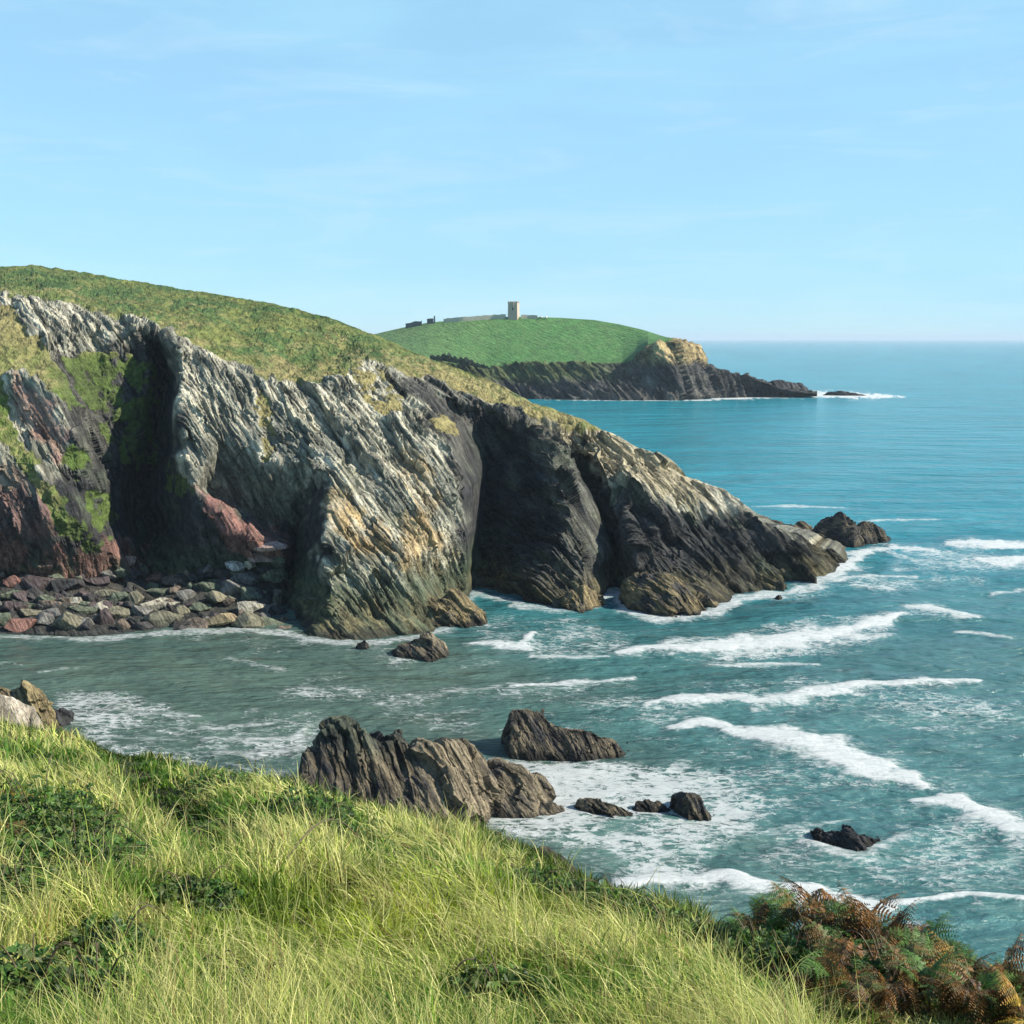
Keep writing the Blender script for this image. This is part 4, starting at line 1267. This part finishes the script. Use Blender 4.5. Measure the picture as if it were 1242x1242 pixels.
loft_rock('sea_rock', [(939, 726), (943, 722), (946, 721), (951, 727)], [(938, 728), (945, 729.5), (952, 728)],
          'tiny black rock poking from the foam below the dark flank', 'rock', HEADG, 0.4, 1.0, R_BLACK, R_BROWN * 0.5, -0.1, seed=37)
loft_rock('skerry', [(926, 470), (934, 463), (945, 461), (958, 464), (970, 468), (986, 474)], [(925, 481), (955, 481), (987, 479)],
          'humped dark rock at the end of the far headland', 'rock', 'far rocks', 0.6, 1.0, R_BLACK, R_BLACK * 2, 0.0, seed=39, step=0.8)
loft_rock('skerry', [(998, 478), (1008, 475.5), (1020, 474), (1030, 476), (1050, 478.5)], [(997, 479.5), (1020, 480), (1051, 480)],
          'low black skerry in white surf beyond the far headland', 'rock', 'far rocks', 0.6, 1.0, R_BLACK, R_BLACK * 1.6, 0.0, seed=41, step=0.8)
loft_rock('shore_crag', [(-60, 820), (-20, 822), (0, 827), (14, 830), (22, 829), (32, 833), (40, 838), (50, 846), (57, 858), (61, 872), (64, 890)], [(-60, 905), (0, 908), (64, 904)],
          'brown crag at the left edge behind the pale boulder', 'rock', 'left shore rocks', 0.5, 0.6, R_BROWN * 0.8, R_GOLD * 1.1, 0.2, seed=43)
loft_rock('sea_rock', [(53, 875), (58, 863), (66, 860), (76, 861), (84, 864), (89, 876)], [(52, 884), (70, 887), (90, 882)],
          'purplish black rock in the water beside the brown crag', 'rock', 'left shore rocks', 0.5, 0.9, R_BLACK, R_BLACK * 1.5, 0.0, seed=45)
loft_rock('pale_boulder', [(-90, 835), (-40, 838), (0, 843), (14, 846), (26, 853), (34, 856), (42, 868), (50, 880), (58, 896)], [(-90, 935), (0, 935), (60, 930)],
          'smooth pale buff boulder at the left edge of the grass', 'boulder', 'left shore rocks', 0.7, 0.7, R_BUFF, R_BUFF * 0.9, 0.0, seed=47, dist=34.0, amp=0.25, floor=-9)

# ---------------------------------------------------------------- beach boulders
B_COL = {'olive': (0.19, 0.175, 0.105), 'green': (0.12, 0.15, 0.09), 'red': (0.27, 0.105, 0.075), 'grey': (0.17, 0.165, 0.15), 'dark': (0.055, 0.052, 0.055),
         'pale': (0.36, 0.33, 0.24), 'pink': (0.45, 0.27, 0.22), 'brown': (0.16, 0.115, 0.08), 'purple': (0.095, 0.065, 0.07), 'ochre': (0.30, 0.22, 0.10), 'white': (0.60, 0.58, 0.52)}
M_BOULD = {k: rock_material('boulder_' + k, 2.2, attr=False, color=tuple(0.62 * x + 0.34 * (sum(c) / 3) * k3 for x, k3 in zip(c, (1.06, 1.0, 0.86))), bump=0.5) for k, c in B_COL.items()}
FILL = random.Random(5)

def boulder_mesh(seed, sx, sy, sz, mat):
    r = random.Random(seed)
    bm = bmesh.new()
    for _ in range(11):
        d = Vector((r.gauss(0, 1), r.gauss(0, 1), r.gauss(0, 1))).normalized()
        k = 0.82 + 0.3 * r.random()
        bm.verts.new((d.x * sx * k, d.y * sy * k, d.z * sz * k))
    res = bmesh.ops.convex_hull(bm, input=bm.verts[:])
    bmesh.ops.delete(bm, geom=[g for g in res['geom_interior'] if isinstance(g, bmesh.types.BMVert)], context='VERTS')
    bmesh.ops.bevel(bm, geom=bm.edges[:], offset=min(sx, sz) * 0.06, segments=1, affect='EDGES', clamp_overlap=True)
    bmesh.ops.triangulate(bm, faces=bm.faces[:])
    bmesh.ops.subdivide_edges(bm, edges=bm.edges[:], cuts=2, use_grid_fill=True)
    co = np.array([v.co[:] for v in bm.verts])
    d = fbm(co / sx * 1.6, 4, 0.6, seed=seed) * sx * 0.10
    bm.normal_update()
    for v, k in zip(bm.verts, d):
        v.co += v.normal * k
    me = bpy.data.meshes.new('boulder')
    bm.to_mesh(me); bm.free()
    me.materials.append(mat)
    return me

ROWS = {
 'along the waterline': [(-22, 757, 30, 20, 'olive'), (5, 752, 24, 20, 'green'), (28, 759, 36, 18, 'red'), (55, 752, 22, 16, 'grey'), (82, 757, 42, 26, 'olive'), (108, 760, 20, 22, 'dark'), (128, 753, 26, 32, 'purple'),
    (150, 759, 20, 16, 'brown'), (172, 757, 22, 14, 'dark'), (199, 753, 46, 28, 'olive'), (222, 763, 18, 10, 'dark'), (240, 757, 36, 24, 'brown'), (268, 755, 42, 24, 'ochre'), (300, 756, 36, 28, 'olive'), (328, 758, 28, 22, 'green'), (346, 762, 16, 12, 'brown')],
 'second up from the water': [(-16, 738, 28, 20, 'brown'), (10, 738, 26, 20, 'purple'), (42, 741, 36, 16, 'olive'), (66, 737, 22, 16, 'dark'), (98, 740, 26, 14, 'green'), (126, 737, 26, 16, 'pale'), (143, 743, 26, 18, 'olive'), (168, 742, 30, 14, 'grey'),
    (196, 735, 44, 14, 'pale'), (221, 741, 22, 14, 'olive'), (242, 737, 26, 12, 'green'), (266, 730, 46, 32, 'olive'), (298, 736, 36, 14, 'pale'), (318, 737, 24, 14, 'grey'), (338, 742, 20, 18, 'dark')],
 'third up from the water': [(5, 720, 26, 16, 'green'), (27, 722, 30, 20, 'purple'), (53, 729, 26, 13, 'green'), (88, 729, 22, 12, 'pale'), (110, 724, 26, 14, 'dark'), (130, 722, 22, 14, 'olive'), (148, 725, 22, 16, 'green'), (165, 726, 22, 18, 'olive'), (196, 719, 38, 16, 'green'),
    (224, 722, 26, 14, 'grey'), (250, 713, 32, 18, 'green'), (280, 715, 26, 22, 'grey'), (306, 721, 26, 24, 'green'), (334, 724, 22, 40, 'olive')],
 'in the back row under the cliff': [(-14, 706, 34, 22, 'red'), (14, 706, 26, 16, 'red'), (46, 709, 40, 28, 'purple'), (82, 711, 44, 20, 'dark'), (118, 706, 30, 16, 'purple'), (160, 700, 34, 22, 'purple'), (190, 702, 24, 16, 'red'), (211, 704, 28, 18, 'brown'), (236, 700, 24, 14, 'dark'),
    (270, 699, 36, 16, 'dark'), (302, 701, 48, 20, 'grey'), (332, 697, 24, 20, 'green')],
 'high on the red ledge': [(152, 679, 30, 16, 'pink'), (171, 688, 8, 8, 'white'), (287, 686, 22, 14, 'white'), (302, 684, 18, 12, 'pale'), (314, 659, 34, 14, 'red'), (330, 664, 30, 16, 'pink'), (306, 671, 30, 12, 'red'), (318, 676, 28, 14, 'pink'), (336, 682, 22, 16, 'green')],
}
ORD = ['first', 'second', 'third', 'fourth', 'fifth', 'sixth', 'seventh', 'eighth', 'ninth', 'tenth', 'eleventh', 'twelfth', 'thirteenth', 'fourteenth', 'fifteenth', 'sixteenth'] + [f'{k}th' for k in range(17, 21)] + ['21st', '22nd', '23rd'] + [f'{k}th' for k in range(24, 31)] + ['31st', '32nd', '33rd'] + [f'{k}th' for k in range(34, 41)] + ['41st', '42nd', '43rd'] + [f'{k}th' for k in range(44, 51)] + ['51st', '52nd', '53rd', '54th', '55th']
bseed = 100
for row, items in ROWS.items():
    items = sorted(items)
    if 'ledge' not in row:
        extra = []
        for p_, q_ in zip(items[:-1], items[1:]):
            gap = q_[0] - p_[0]
            for _ in range(2 if gap > 22 else 1 if gap > 12 else 0):
                extra.append((round(0.5 * (p_[0] + q_[0]) + FILL.uniform(-8, 8)), round(0.5 * (p_[1] + q_[1]) + FILL.uniform(-9, -2)),
                              FILL.uniform(9, 22), FILL.uniform(7, 18), FILL.choice(['dark', 'purple', 'grey', 'dark', 'brown', 'green'])))
        items = sorted(items + extra)
    vis = 0
    for (u, v, w, h, c) in items:
        bseed += 1
        Y = float(1 / head_w(np.array([float(u)]), np.array([min(float(v), float(interp(u, BASE)) - 1)]))[0]) - 0.9
        px = Y / F
        sx, sz = w * px * 0.58 * FILL.uniform(0.8, 1.4), h * px * 0.60
        me = boulder_mesh(bseed, sx, (sx + sz) * 0.5, sz, M_BOULD[c])
        o = bpy.data.objects.new('boulder', me)
        COL.objects.link(o)
        o.location = at(u, v, Y)
        shape = 'flat' if h < 0.5 * w else ('tall' if h > 1.1 * w else ('chunky' if w > 30 else 'small' if w < 23 else 'blocky'))
        tag(o, f"{shape} {c} boulder, {ORD[vis]} from the left {row}", 'boulder', 'boulders on the beach')
        vis += 1

# ================================================================ FAR HEADLAND THINGS
def plain_mat(name, col, rough=0.9, scale=1.0, var=0.35):
    m, n, l = new_mat(name)
    out = n.new('ShaderNodeOutputMaterial')
    p = n.new('ShaderNodeBsdfPrincipled')
    p.inputs['Roughness'].default_value = rough
    g = n.new('ShaderNodeNewGeometry')
    t = nd(n, 'ShaderNodeTexNoise', Scale=scale, Detail=6.0, Roughness=0.65)
    l.new(g.outputs['Position'], t.inputs['Vector'])
    l.new(mix_rgb(n, l, t.outputs['Fac'], tuple(c * (1 - var) for c in col), tuple(c * (1 + var) for c in col)), p.inputs['Base Color'])
    l.new(p.outputs[0], out.inputs['Surface'])
    return m

M_STONE = plain_mat('tower_stone', (0.42, 0.335, 0.26), 0.95, 0.9, 0.25)
M_STONE_D = plain_mat('dark_stone', (0.10, 0.10, 0.10), 0.95, 0.9)
M_WALL = plain_mat('field_wall_stone', (0.45, 0.40, 0.31), 0.95, 0.8)
M_VOID = plain_mat('dark_interior', (0.02, 0.02, 0.02))

def boxes(bs):
    V, Fc = [], []
    for (x0, x1, y0, y1, z0, z1) in bs:
        i = len(V)
        V += [(x0, y0, z0), (x1, y0, z0), (x1, y1, z0), (x0, y1, z0), (x0, y0, z1), (x1, y0, z1), (x1, y1, z1), (x0, y1, z1)]
        Fc += [(i, i + 3, i + 2, i + 1), (i + 4, i + 5, i + 6, i + 7), (i, i + 1, i + 5, i + 4), (i + 1, i + 2, i + 6, i + 5), (i + 2, i + 3, i + 7, i + 6), (i + 3, i, i + 4, i + 7)]
    return V, Fc

tb = at(623, 385.0, 768)[()]
tw = empty('signal_tower', tb, math.radians(-14))
tag(tw, 'square stone signal tower with battlements on top of the far headland', 'tower')
a, hh = 3.1, 9.3
V, Fc = [], []
prof = [(a * 1.06, -2.0), (a * 1.04, 0.5), (a, hh * 0.5), (a * 0.985, hh)]
for (r_, z) in prof:
    V += [(-r_, -r_, z), (r_, -r_, z), (r_, r_, z), (-r_, r_, z)]
for k in range(len(prof) - 1):
    for q in range(4):
        Fc.append((4 * k + q, 4 * k + (q + 1) % 4, 4 * k + 4 + (q + 1) % 4, 4 * k + 4 + q))
Fc.append(tuple(range(4 * len(prof) - 4, 4 * len(prof))))
mesh_py('wall', V, Fc, M_STONE, tw)
bs = []
for q in range(5):
    x = -a + q * 2 * a / 5
    for (x0, x1, y0, y1) in ((x, x + a * 0.24, -a - 0.12, -a + 0.4), (x, x + a * 0.24, a - 0.4, a + 0.12), (-a - 0.12, -a + 0.4, x, x + a * 0.24), (a - 0.4, a + 0.12, x, x + a * 0.24)):
        bs.append((x0, x1, y0, y1, hh + 0.02, hh + 1.0))
mesh_py('parapet', *boxes(bs), M_STONE, tw)
mesh_py('machicolation', *boxes([(-0.9, 0.9, -a - 0.75, -a - 0.03, hh - 1.6, hh + 0.7), (-0.8, -0.4, -a - 0.5, -a - 0.05, hh - 2.2, hh - 1.62), (0.4, 0.8, -a - 0.5, -a - 0.05, hh - 2.2, hh - 1.62)]), M_STONE, tw)
for (x, z) in ((0.2, 5.4),):
    w_ = mesh_py('window', *boxes([(x - 0.42, x + 0.42, -a - 0.10, -a + 0.3, z - 0.7, z + 0.7)]), M_VOID, tw)
    mesh_py('lintel', *boxes([(x - 0.65, x + 0.65, -a - 0.20, -a + 0.1, z + 0.72, z + 1.02)]), M_STONE, w_)

def ridge_wall(name, pts, h, mat, label, cat, gaps=()):
    """A dry-stone wall with an uneven top following points (u, v, Y)."""
    W = np.array([at(*p) for p in pts])
    seg = np.r_[0, np.cumsum(np.linalg.norm(np.diff(W, axis=0), axis=1))]
    q = np.arange(0, seg[-1], 0.9)
    X = np.stack([np.interp(q, seg, W[:, k]) for k in range(3)], -1)
    tz = X[:, 2] + h * (1 + 0.45 * fbm(np.c_[q / 3, 0 * q, 0 * q], 3, seed=len(pts)))
    V, Fc = [], []
    for i in range(len(q)):
        for (dy, z) in ((-0.4, X[i, 2] - 2.5), (-0.3, tz[i]), (0.3, tz[i]), (0.4, X[i, 2] - 2.5)):
            V.append((X[i, 0], X[i, 1] + dy, z))
    for i in range(len(q) - 1):
        for k in range(3):
            Fc.append((4 * i + k, 4 * i + 4 + k, 4 * i + 5 + k, 4 * i + 1 + k))
    n = len(V)
    Fc += [(0, 1, 2, 3), (n - 1, n - 2, n - 3, n - 4)]
    org = Vector(W[0])
    o = mesh_py(name, [Vector(v) - org for v in V], Fc, mat)
    o.location = org
    return tag(o, label, cat)

def fr(u, dv=0.0):
    return (u, interp(u, FRIDGE) + dv, interp(u, FRIDGE, 2) - 3)
ridge_wall('field_wall', [fr(u, 0.3) for u in np.arange(538, 618, 4)], 1.7, M_WALL, 'long pale field wall climbing the skyline to the tower', 'wall')
ridge_wall('field_wall', [fr(u, 0.3) for u in np.arange(632, 656, 4)], 1.3, M_WALL, 'short pale wall right of the tower on the skyline', 'wall')
ridge_wall('ruined_wall', [fr(u, 0.6) for u in np.arange(492, 515, 3)], 2.6, M_STONE_D, 'long dark ruined wall at the left end of the far skyline', 'ruin')
ridge_wall('ruined_wall', [fr(u, 0.6) for u in np.arange(518, 528, 2)], 2.6, M_STONE_D, 'short dark ruined wall beside the gap on the far skyline', 'ruin')
ridge_wall('gate_post', [fr(526.3, 0.6), fr(527.4, 0.6), fr(528.6, 0.6)], 4.2, M_STONE_D, 'thin dark post standing at the end of the ruined walls', 'post')
for u, lab in ((656.5, 'white stone on the far skyline right of the tower'), (662, 'second white stone, farther along the far skyline')):
    p_ = fr(u)
    me = boulder_mesh(int(u), 1.5, 1.1, 1.0, M_BOULD['white'])
    o = bpy.data.objects.new('white_stone', me); COL.objects.link(o)
    o.location = at(*p_); tag(o, lab, 'stone')

def hedge():
    n = 5200
    q = RNG.uniform(0, 1, n)
    u = 522 + 70 * q
    v = 434.5 + 11.5 * q ** 1.1
    hpx = (2.5 + 8 * np.sin(np.pi * np.clip(q * 0.9 + 0.12, 0, 1))) * (0.7 + 0.3 * np.sin(q * 23) * np.sin(q * 41 + 1))
    P = at(u, v, 684.0)
    r = RNG.uniform(0, 1, n)
    P[:, 2] += r * hpx * 0.49 - 0.4
    P[:, 1] += RNG.normal(0, 1.6, n)
    s_ = 0.55
    a_ = RNG.normal(size=(n, 3)); a_ /= np.linalg.norm(a_, axis=1)[:, None]
    b_ = np.cross(a_, RNG.normal(size=(n, 3))); b_ /= np.linalg.norm(b_, axis=1)[:, None]
    V = np.stack([P - a_ * s_, P + b_ * s_ * 0.6, P + a_ * s_, P - b_ * s_ * 0.6], 1).reshape(-1, 3)
    C = np.repeat(np.array([0.030, 0.050, 0.030]) * RNG.uniform(0.6, 1.5, (n, 1)), 4, 0)
    o = mesh_np('hedge', V, np.arange(4 * n).reshape(-1, 4), M_LEAF, False, {'Col': C})
    tag(o, 'dark hedge at the lower left of the far green field', 'hedge')
hedge()

# ================================================================ BRACKEN AND BRAMBLES
def frond_mesh(seed, cols, L=0.55, droop=0.6, curl=0.0):
    r = np.random.default_rng(seed)
    V, Q, C = [], [], []
    n = 15
    def rach(t):
        return np.array([0.0, L * (t * 0.62 + 0.32 * t * t), L * (0.85 * t - droop * t ** 2.2)])
    def quad(a_, b_, c_, d_, col):
        i = len(V); V.extend([a_, b_, c_, d_]); Q.append((i, i + 1, i + 2, i + 3)); C.extend([col] * 4)
    base_c = cols[0]
    for k in range(20):                         # stalk strip
        a_, b_ = rach(k / 20), rach((k + 1) / 20)
        w = 0.004 * (1 - k / 24)
        quad(a_ + [w, 0, 0], b_ + [w, 0, 0], b_ - [w, 0, 0], a_ - [w, 0, 0], cols[-1])
        quad(a_ + [0, 0, w], b_ + [0, 0, w], b_ - [0, 0, w], a_ - [0, 0, w], cols[-1])
    for k in range(n):
        t = 0.22 + 0.78 * k / n
        p0 = rach(t); d = rach(min(1, t + 0.02)) - rach(t - 0.02); d /= np.linalg.norm(d)
        pl = L * 0.42 * (1 - (k / n) ** 1.3) * (0.75 + 0.25 * min(1, k / 3)) * r.uniform(0.8, 1.1)
        for sd in (-1, 1):
            if r.uniform() < 0.06: continue
            ax = np.array([sd * 1.0, 0, 0]) + d * 0.45 + np.array([0, 0, r.normal(-0.12 - curl, 0.16)])
            ax /= np.linalg.norm(ax)
            nrm = np.cross(ax, d); nrm /= np.linalg.norm(nrm)
            side = np.cross(nrm, ax)
            m = 9
            ck = cols[int(r.integers(0, len(cols)))] * r.uniform(0.75, 1.25)
            for j in range(m):
                tt = (j + 0.5) / m
                c0 = p0 + ax * pl * tt + np.array([0, 0, -0.25 * pl * tt * tt * (1 + 2 * curl)])
                ll = pl * 0.24 * (1 - tt) ** 0.8 + 0.003
                ww = pl / m * 0.30
                for s2 in (-1, 1):
                    tipv = c0 + side * s2 * ll + ax * ll * 0.35 + nrm * r.normal(0, 0.25) * ll
                    quad(c0 - ax * ww, c0 + side * s2 * ll * 0.5 - ax * ww * 0.7, tipv, c0 + ax * ww, ck * r.uniform(0.85, 1.15))
    me_o = mesh_np('frond', np.array(V), np.array(Q), M_LEAF, False, {'Col': np.array(C)}, link=False)
    me = me_o.data
    bpy.data.objects.remove(me_o)
    return me

K_GREEN = [np.array([0.075, 0.17, 0.030]), np.array([0.11, 0.20, 0.04]), np.array([0.07, 0.12, 0.03])]
K_BROWN = [np.array([0.19, 0.082, 0.020]), np.array([0.31, 0.150, 0.040]), np.array([0.065, 0.038, 0.018]), np.array([0.075, 0.065, 0.022])]
K_MIX = [np.array([0.10, 0.13, 0.035]), np.array([0.22, 0.12, 0.04]), np.array([0.12, 0.09, 0.03])]
K_YEL = [np.array([0.45, 0.30, 0.04]), np.array([0.36, 0.20, 0.05]), np.array([0.20, 0.17, 0.04])]
FRONDS = {}
for nm, cols, curl in (('green', K_GREEN, 0.0), ('brown', K_BROWN, 0.45), ('mixed', K_MIX, 0.2), ('yellow', K_YEL, 0.25)):
    FRONDS[nm] = [frond_mesh(200 + 7 * i + len(nm), cols, 0.50, 0.45 + 0.22 * i, curl) for i in range(3)]
M_STEM = plain_mat('fern_stem', (0.14, 0.08, 0.035), 0.8, 6.0)

def stem_tube(name, pts, r0, r1, mat, parent=None, sides=5):
    V, Fc = [], []
    for i, p in enumerate(pts):
        p = Vector(p)
        d = (Vector(pts[min(i + 1, len(pts) - 1)]) - Vector(pts[max(i - 1, 0)])).normalized()
        x = d.orthogonal().normalized(); y = d.cross(x)
        rr = r0 + (r1 - r0) * i / (len(pts) - 1)
        for k in range(sides):
            a_ = 2 * math.pi * k / sides
            V.append(p + (x * math.cos(a_) + y * math.sin(a_)) * rr)
    for i in range(len(pts) - 1):
        for k in range(sides):
            Fc.append((i * sides + k, i * sides + (k + 1) % sides, (i + 1) * sides + (k + 1) % sides, (i + 1) * sides + k))
    return mesh_py(name, V, Fc, mat, parent, True)

def bracken(u, v, kinds, n, size, label, seed):
    r = random.Random(seed)
    loc = Vector(ground_at(u, v)[0])
    root = empty('bracken', loc, r.uniform(0, 6.28))
    tag(root, label, 'bracken', 'bracken at the brow of the slope')
    for i in range(n):
        me = r.choice(FRONDS[kinds[i % len(kinds)]])
        rz = 2 * math.pi * i / n + r.uniform(-0.5, 0.5)
        k = size * r.uniform(0.75, 1.2)
        h = r.uniform(0.05, 0.28) * size
        f = bpy.data.objects.new('frond', me)
        COL.objects.link(f)
        f.parent = root
        f.scale = (k, k, k)
        f.rotation_euler = (r.uniform(-0.35, 0.65), r.uniform(-0.55, 0.55), rz)
        f.location = (r.uniform(-.05, .05), r.uniform(-.05, .05), h)
    stem_tube('stem', [(0, 0, -0.05), (0.01, 0.0, 0.12 * size), (0.0, 0.02, 0.3 * size)], 0.008, 0.004, M_STEM, root)

BR = [
 (908, 1152, ['green'], 4, 0.62, 'small green bracken standing up at the left end of the ferns'),
 (930, 1160, ['mixed', 'brown'], 6, 0.50, 'stubby half-brown bracken just right of the small green one'),
 (962, 1160, ['green', 'green', 'mixed'], 7, 0.70, 'leafy green bracken left of the tall rust-brown clump'),
 (1004, 1166, ['brown', 'brown', 'mixed'], 8, 0.85, 'tall rust-brown bracken, left side of the biggest clump'),
 (1036, 1174, ['brown', 'mixed', 'green'], 9, 0.86, 'tall brown and olive bracken in the middle of the biggest clump'),
 (1066, 1182, ['brown'], 9, 0.80, 'copper bracken on the right side of the biggest clump'),
 (960, 1192, ['brown', 'mixed'], 6, 0.42, 'low rusty bracken in the dark hollow below the leafy green one'),
 (1010, 1200, ['green', 'mixed'], 7, 0.55, 'low dark green bracken in front of the tall rust-brown clump'),
 (1052, 1214, ['brown', 'brown', 'green'], 7, 0.55, 'low tangled brown bracken in front of the copper one'),
 (1096, 1198, ['mixed', 'brown'], 8, 0.66, 'brown bracken with sparse fronds right of the copper one'),
 (1104, 1226, ['brown', 'mixed'], 7, 0.50, 'low brown bracken at the bottom edge below the sparse one'),
 (1134, 1208, ['green', 'mixed', 'brown'], 8, 0.62, 'dull green and brown bracken two along from the copper one'),
 (1166, 1222, ['yellow', 'mixed'], 7, 0.60, 'bracken with bright yellow fronds near the right edge'),
 (1192, 1230, ['green', 'mixed'], 7, 0.58, 'olive green bracken just right of the yellow one'),
 (1222, 1236, ['brown', 'mixed'], 7, 0.55, 'brown bracken in the bottom right corner'),
 (1150, 1244, ['brown', 'yellow'], 7, 0.45, 'low orange-brown bracken cut by the bottom edge under the yellow one'),
 (1200, 1258, ['brown', 'mixed'], 7, 0.45, 'low dull bracken cut by the bottom edge beside the corner'),
 (1006, 1236, ['green', 'mixed', 'brown'], 7, 0.45, 'low green bracken at the bottom edge, leftmost of the bottom row'),
 (1056, 1252, ['brown', 'mixed'], 7, 0.45, 'low brown bracken at the bottom edge, second in the bottom row'),
 (1126, 1240, ['brown', 'green'], 7, 0.48, 'rust and green bracken at the bottom edge below the dull green and brown one'),
 (1080, 1240, ['brown', 'mixed'], 7, 0.46, 'rusty bracken at the bottom edge below the copper one'),
 (1176, 1246, ['brown', 'mixed', 'green'], 7, 0.48, 'mixed bracken at the bottom edge below the olive green one'),
 (1030, 1226, ['green', 'brown'], 7, 0.44, 'dark green bracken between the tall clump and the bottom edge'),
 (1148, 1196, ['brown', 'mixed'], 7, 0.5, 'brown bracken on the skyline just left of the yellow one'),
 (1208, 1212, ['mixed', 'green'], 7, 0.5, 'olive bracken on the skyline just right of the yellow one'),
 (986, 1176, ['brown', 'green'], 7, 0.5, 'rust and green bracken at the left foot of the biggest clump'),
 (1236, 1262, ['brown', 'yellow'], 7, 0.5, 'orange bracken right in the corner under the brown one'),
 (1090, 1172, ['mixed', 'green'], 6, 0.5, 'olive bracken on the skyline just behind the copper one'),
 (14, 985, ['brown', 'yellow'], 7, 0.62, 'dry orange-brown bracken at the left edge of the grass'),
 (4, 1020, ['brown', 'mixed'], 6, 0.55, 'faded brown bracken below the orange one at the left edge'),
]
for i, b_ in enumerate(BR):
    b_ = list(b_); b_[4] *= 1.38 if b_[0] > 500 else 1.0; b_[3] += 3
    bracken(*b_, seed=300 + i)

K_BRAM = [np.array([0.050, 0.115, 0.020]), np.array([0.085, 0.160, 0.030]), np.array([0.032, 0.065, 0.016]), np.array([0.085, 0.115, 0.03])]
M_CANE = plain_mat('bramble_cane', (0.085, 0.062, 0.032), 0.7, 8.0)

def bramble(u, v, rx, ry, rz, n, label, seed, leaf=0.028, cols=K_BRAM, name='bramble_bush', cat='bramble'):
    r = np.random.default_rng(seed)
    loc = ground_at(u, v)[0]
    root = empty(name, loc)
    tag(root, label, cat, 'low bushes in the grass')
    d = r.normal(size=(n, 3)); d /= np.linalg.norm(d, axis=1)[:, None]
    rad = r.uniform(0.35, 1.0, (n, 1)) ** 0.6
    P = d * rad * np.array([rx, ry, rz])
    P[:, 2] = np.abs(P[:, 2]) * (0.8 + 0.4 * perlin(np.c_[P[:, 0] / 0.25, P[:, 1] / 0.25, P[:, 2] * 0 + seed]))
    g = ground_at(*to_px(P * [1, 1, 0] + loc))          # follow the turf
    sl = np.array([-0.02, -0.22])
    P[:, 2] += P[:, 1] * -0.24 + P[:, 0] * -0.10
    V, Q, C = [], [], []
    for p in P:
        nrm = r.normal(size=3) * 0.7 + np.array([0.1, -0.2, 1.0]); nrm /= np.linalg.norm(nrm)
        x = np.cross(nrm, r.normal(size=3)); x /= np.linalg.norm(x); y = np.cross(nrm, x)
        k = leaf * r.uniform(0.6, 1.35)
        col = cols[int(r.integers(0, len(cols)))] * r.uniform(0.7, 1.35)
        for a_ in (-0.95, 0.0, 0.95):                    # three leaflets
            dx = x * math.cos(a_) + y * math.sin(a_); dy = np.cross(nrm, dx)
            i = len(V)
            V.extend([p, p + dx * k * 0.75 + dy * k * 0.5 + nrm * k * 0.15, p + dx * k * 1.6 - nrm * k * 0.15, p + dx * k * 0.75 - dy * k * 0.5 + nrm * k * 0.15])
            Q.append((i, i + 1, i + 2, i + 3)); C.extend([col] * 4)
    fo = mesh_np('foliage', np.array(V), np.array(Q), M_LEAF, False, {'Col': np.array(C)})
    fo.parent = root
    for q in range(4):
        a_ = r.uniform(0, 6.28)
        e = np.array([math.cos(a_) * rx * 0.9, math.sin(a_) * ry * 0.9, 0])
        e[2] = rz * 0.35 - 0.24 * e[1] - 0.10 * e[0]
        pts = [tuple(e * t + np.array([0, 0, rz * 0.9 * math.sin(math.pi * t * 0.85) - 0.04 * (1 - t)])) for t in np.linspace(0, 1, 9)]
        stem_tube('stem', pts, 0.006, 0.003, M_CANE, root)

for i, b_ in enumerate(BB):
    u_, v_, rx_, ry_, rz_, n_, lab_ = b_
    bramble(u_, v_, rx_, ry_, rz_ * (1.75 if v_ < 1030 else 1.5 if u_ < 700 else 1.4), int(n_ * 2.2), lab_, seed=400 + i, leaf=0.030 if v_ > 1000 else 0.036)

def cane(us, vs, lift, label, r0=0.006):
    P = [Vector(ground_at(u, v)[0]) + Vector((0, 0, h)) for u, v, h in zip(us, vs, lift)]
    org = P[0].copy()
    o = stem_tube('bramble_cane', [p - org for p in P], r0, r0 * 0.6, M_CANE)
    o.location = org
    tag(o, label, 'cane')
cane(np.linspace(345, 450, 12), np.linspace(1068, 1062, 12), 0.10 + 0.42 * np.sin(np.linspace(0.15, 2.9, 12)), 'thin brown bramble cane arching over the pale grass', 0.009)

# ================================================================ AIR
hz_v = [(x, y, z) for z in (-12.0, 95.0) for (x, y) in ((-70000, -60), (110000, -60), (110000, 60000), (-70000, 60000))]
hm, hn, hl = new_mat('sea_air')
h_out = hn.new('ShaderNodeOutputMaterial')
h_v = hn.new('ShaderNodeVolumePrincipled')
h_v.inputs['Color'].default_value = (0.74, 0.88, 1.0, 1)
h_v.inputs['Density'].default_value = 0.00007
h_v.inputs['Anisotropy'].default_value = 0.0
hl.new(h_v.outputs[0], h_out.inputs['Volume'])
haze = mesh_py('haze', hz_v, [(0, 3, 2, 1), (4, 5, 6, 7), (0, 1, 5, 4), (1, 2, 6, 5), (2, 3, 7, 6), (3, 0, 4, 7)], hm)
tag(haze, kind='stuff')
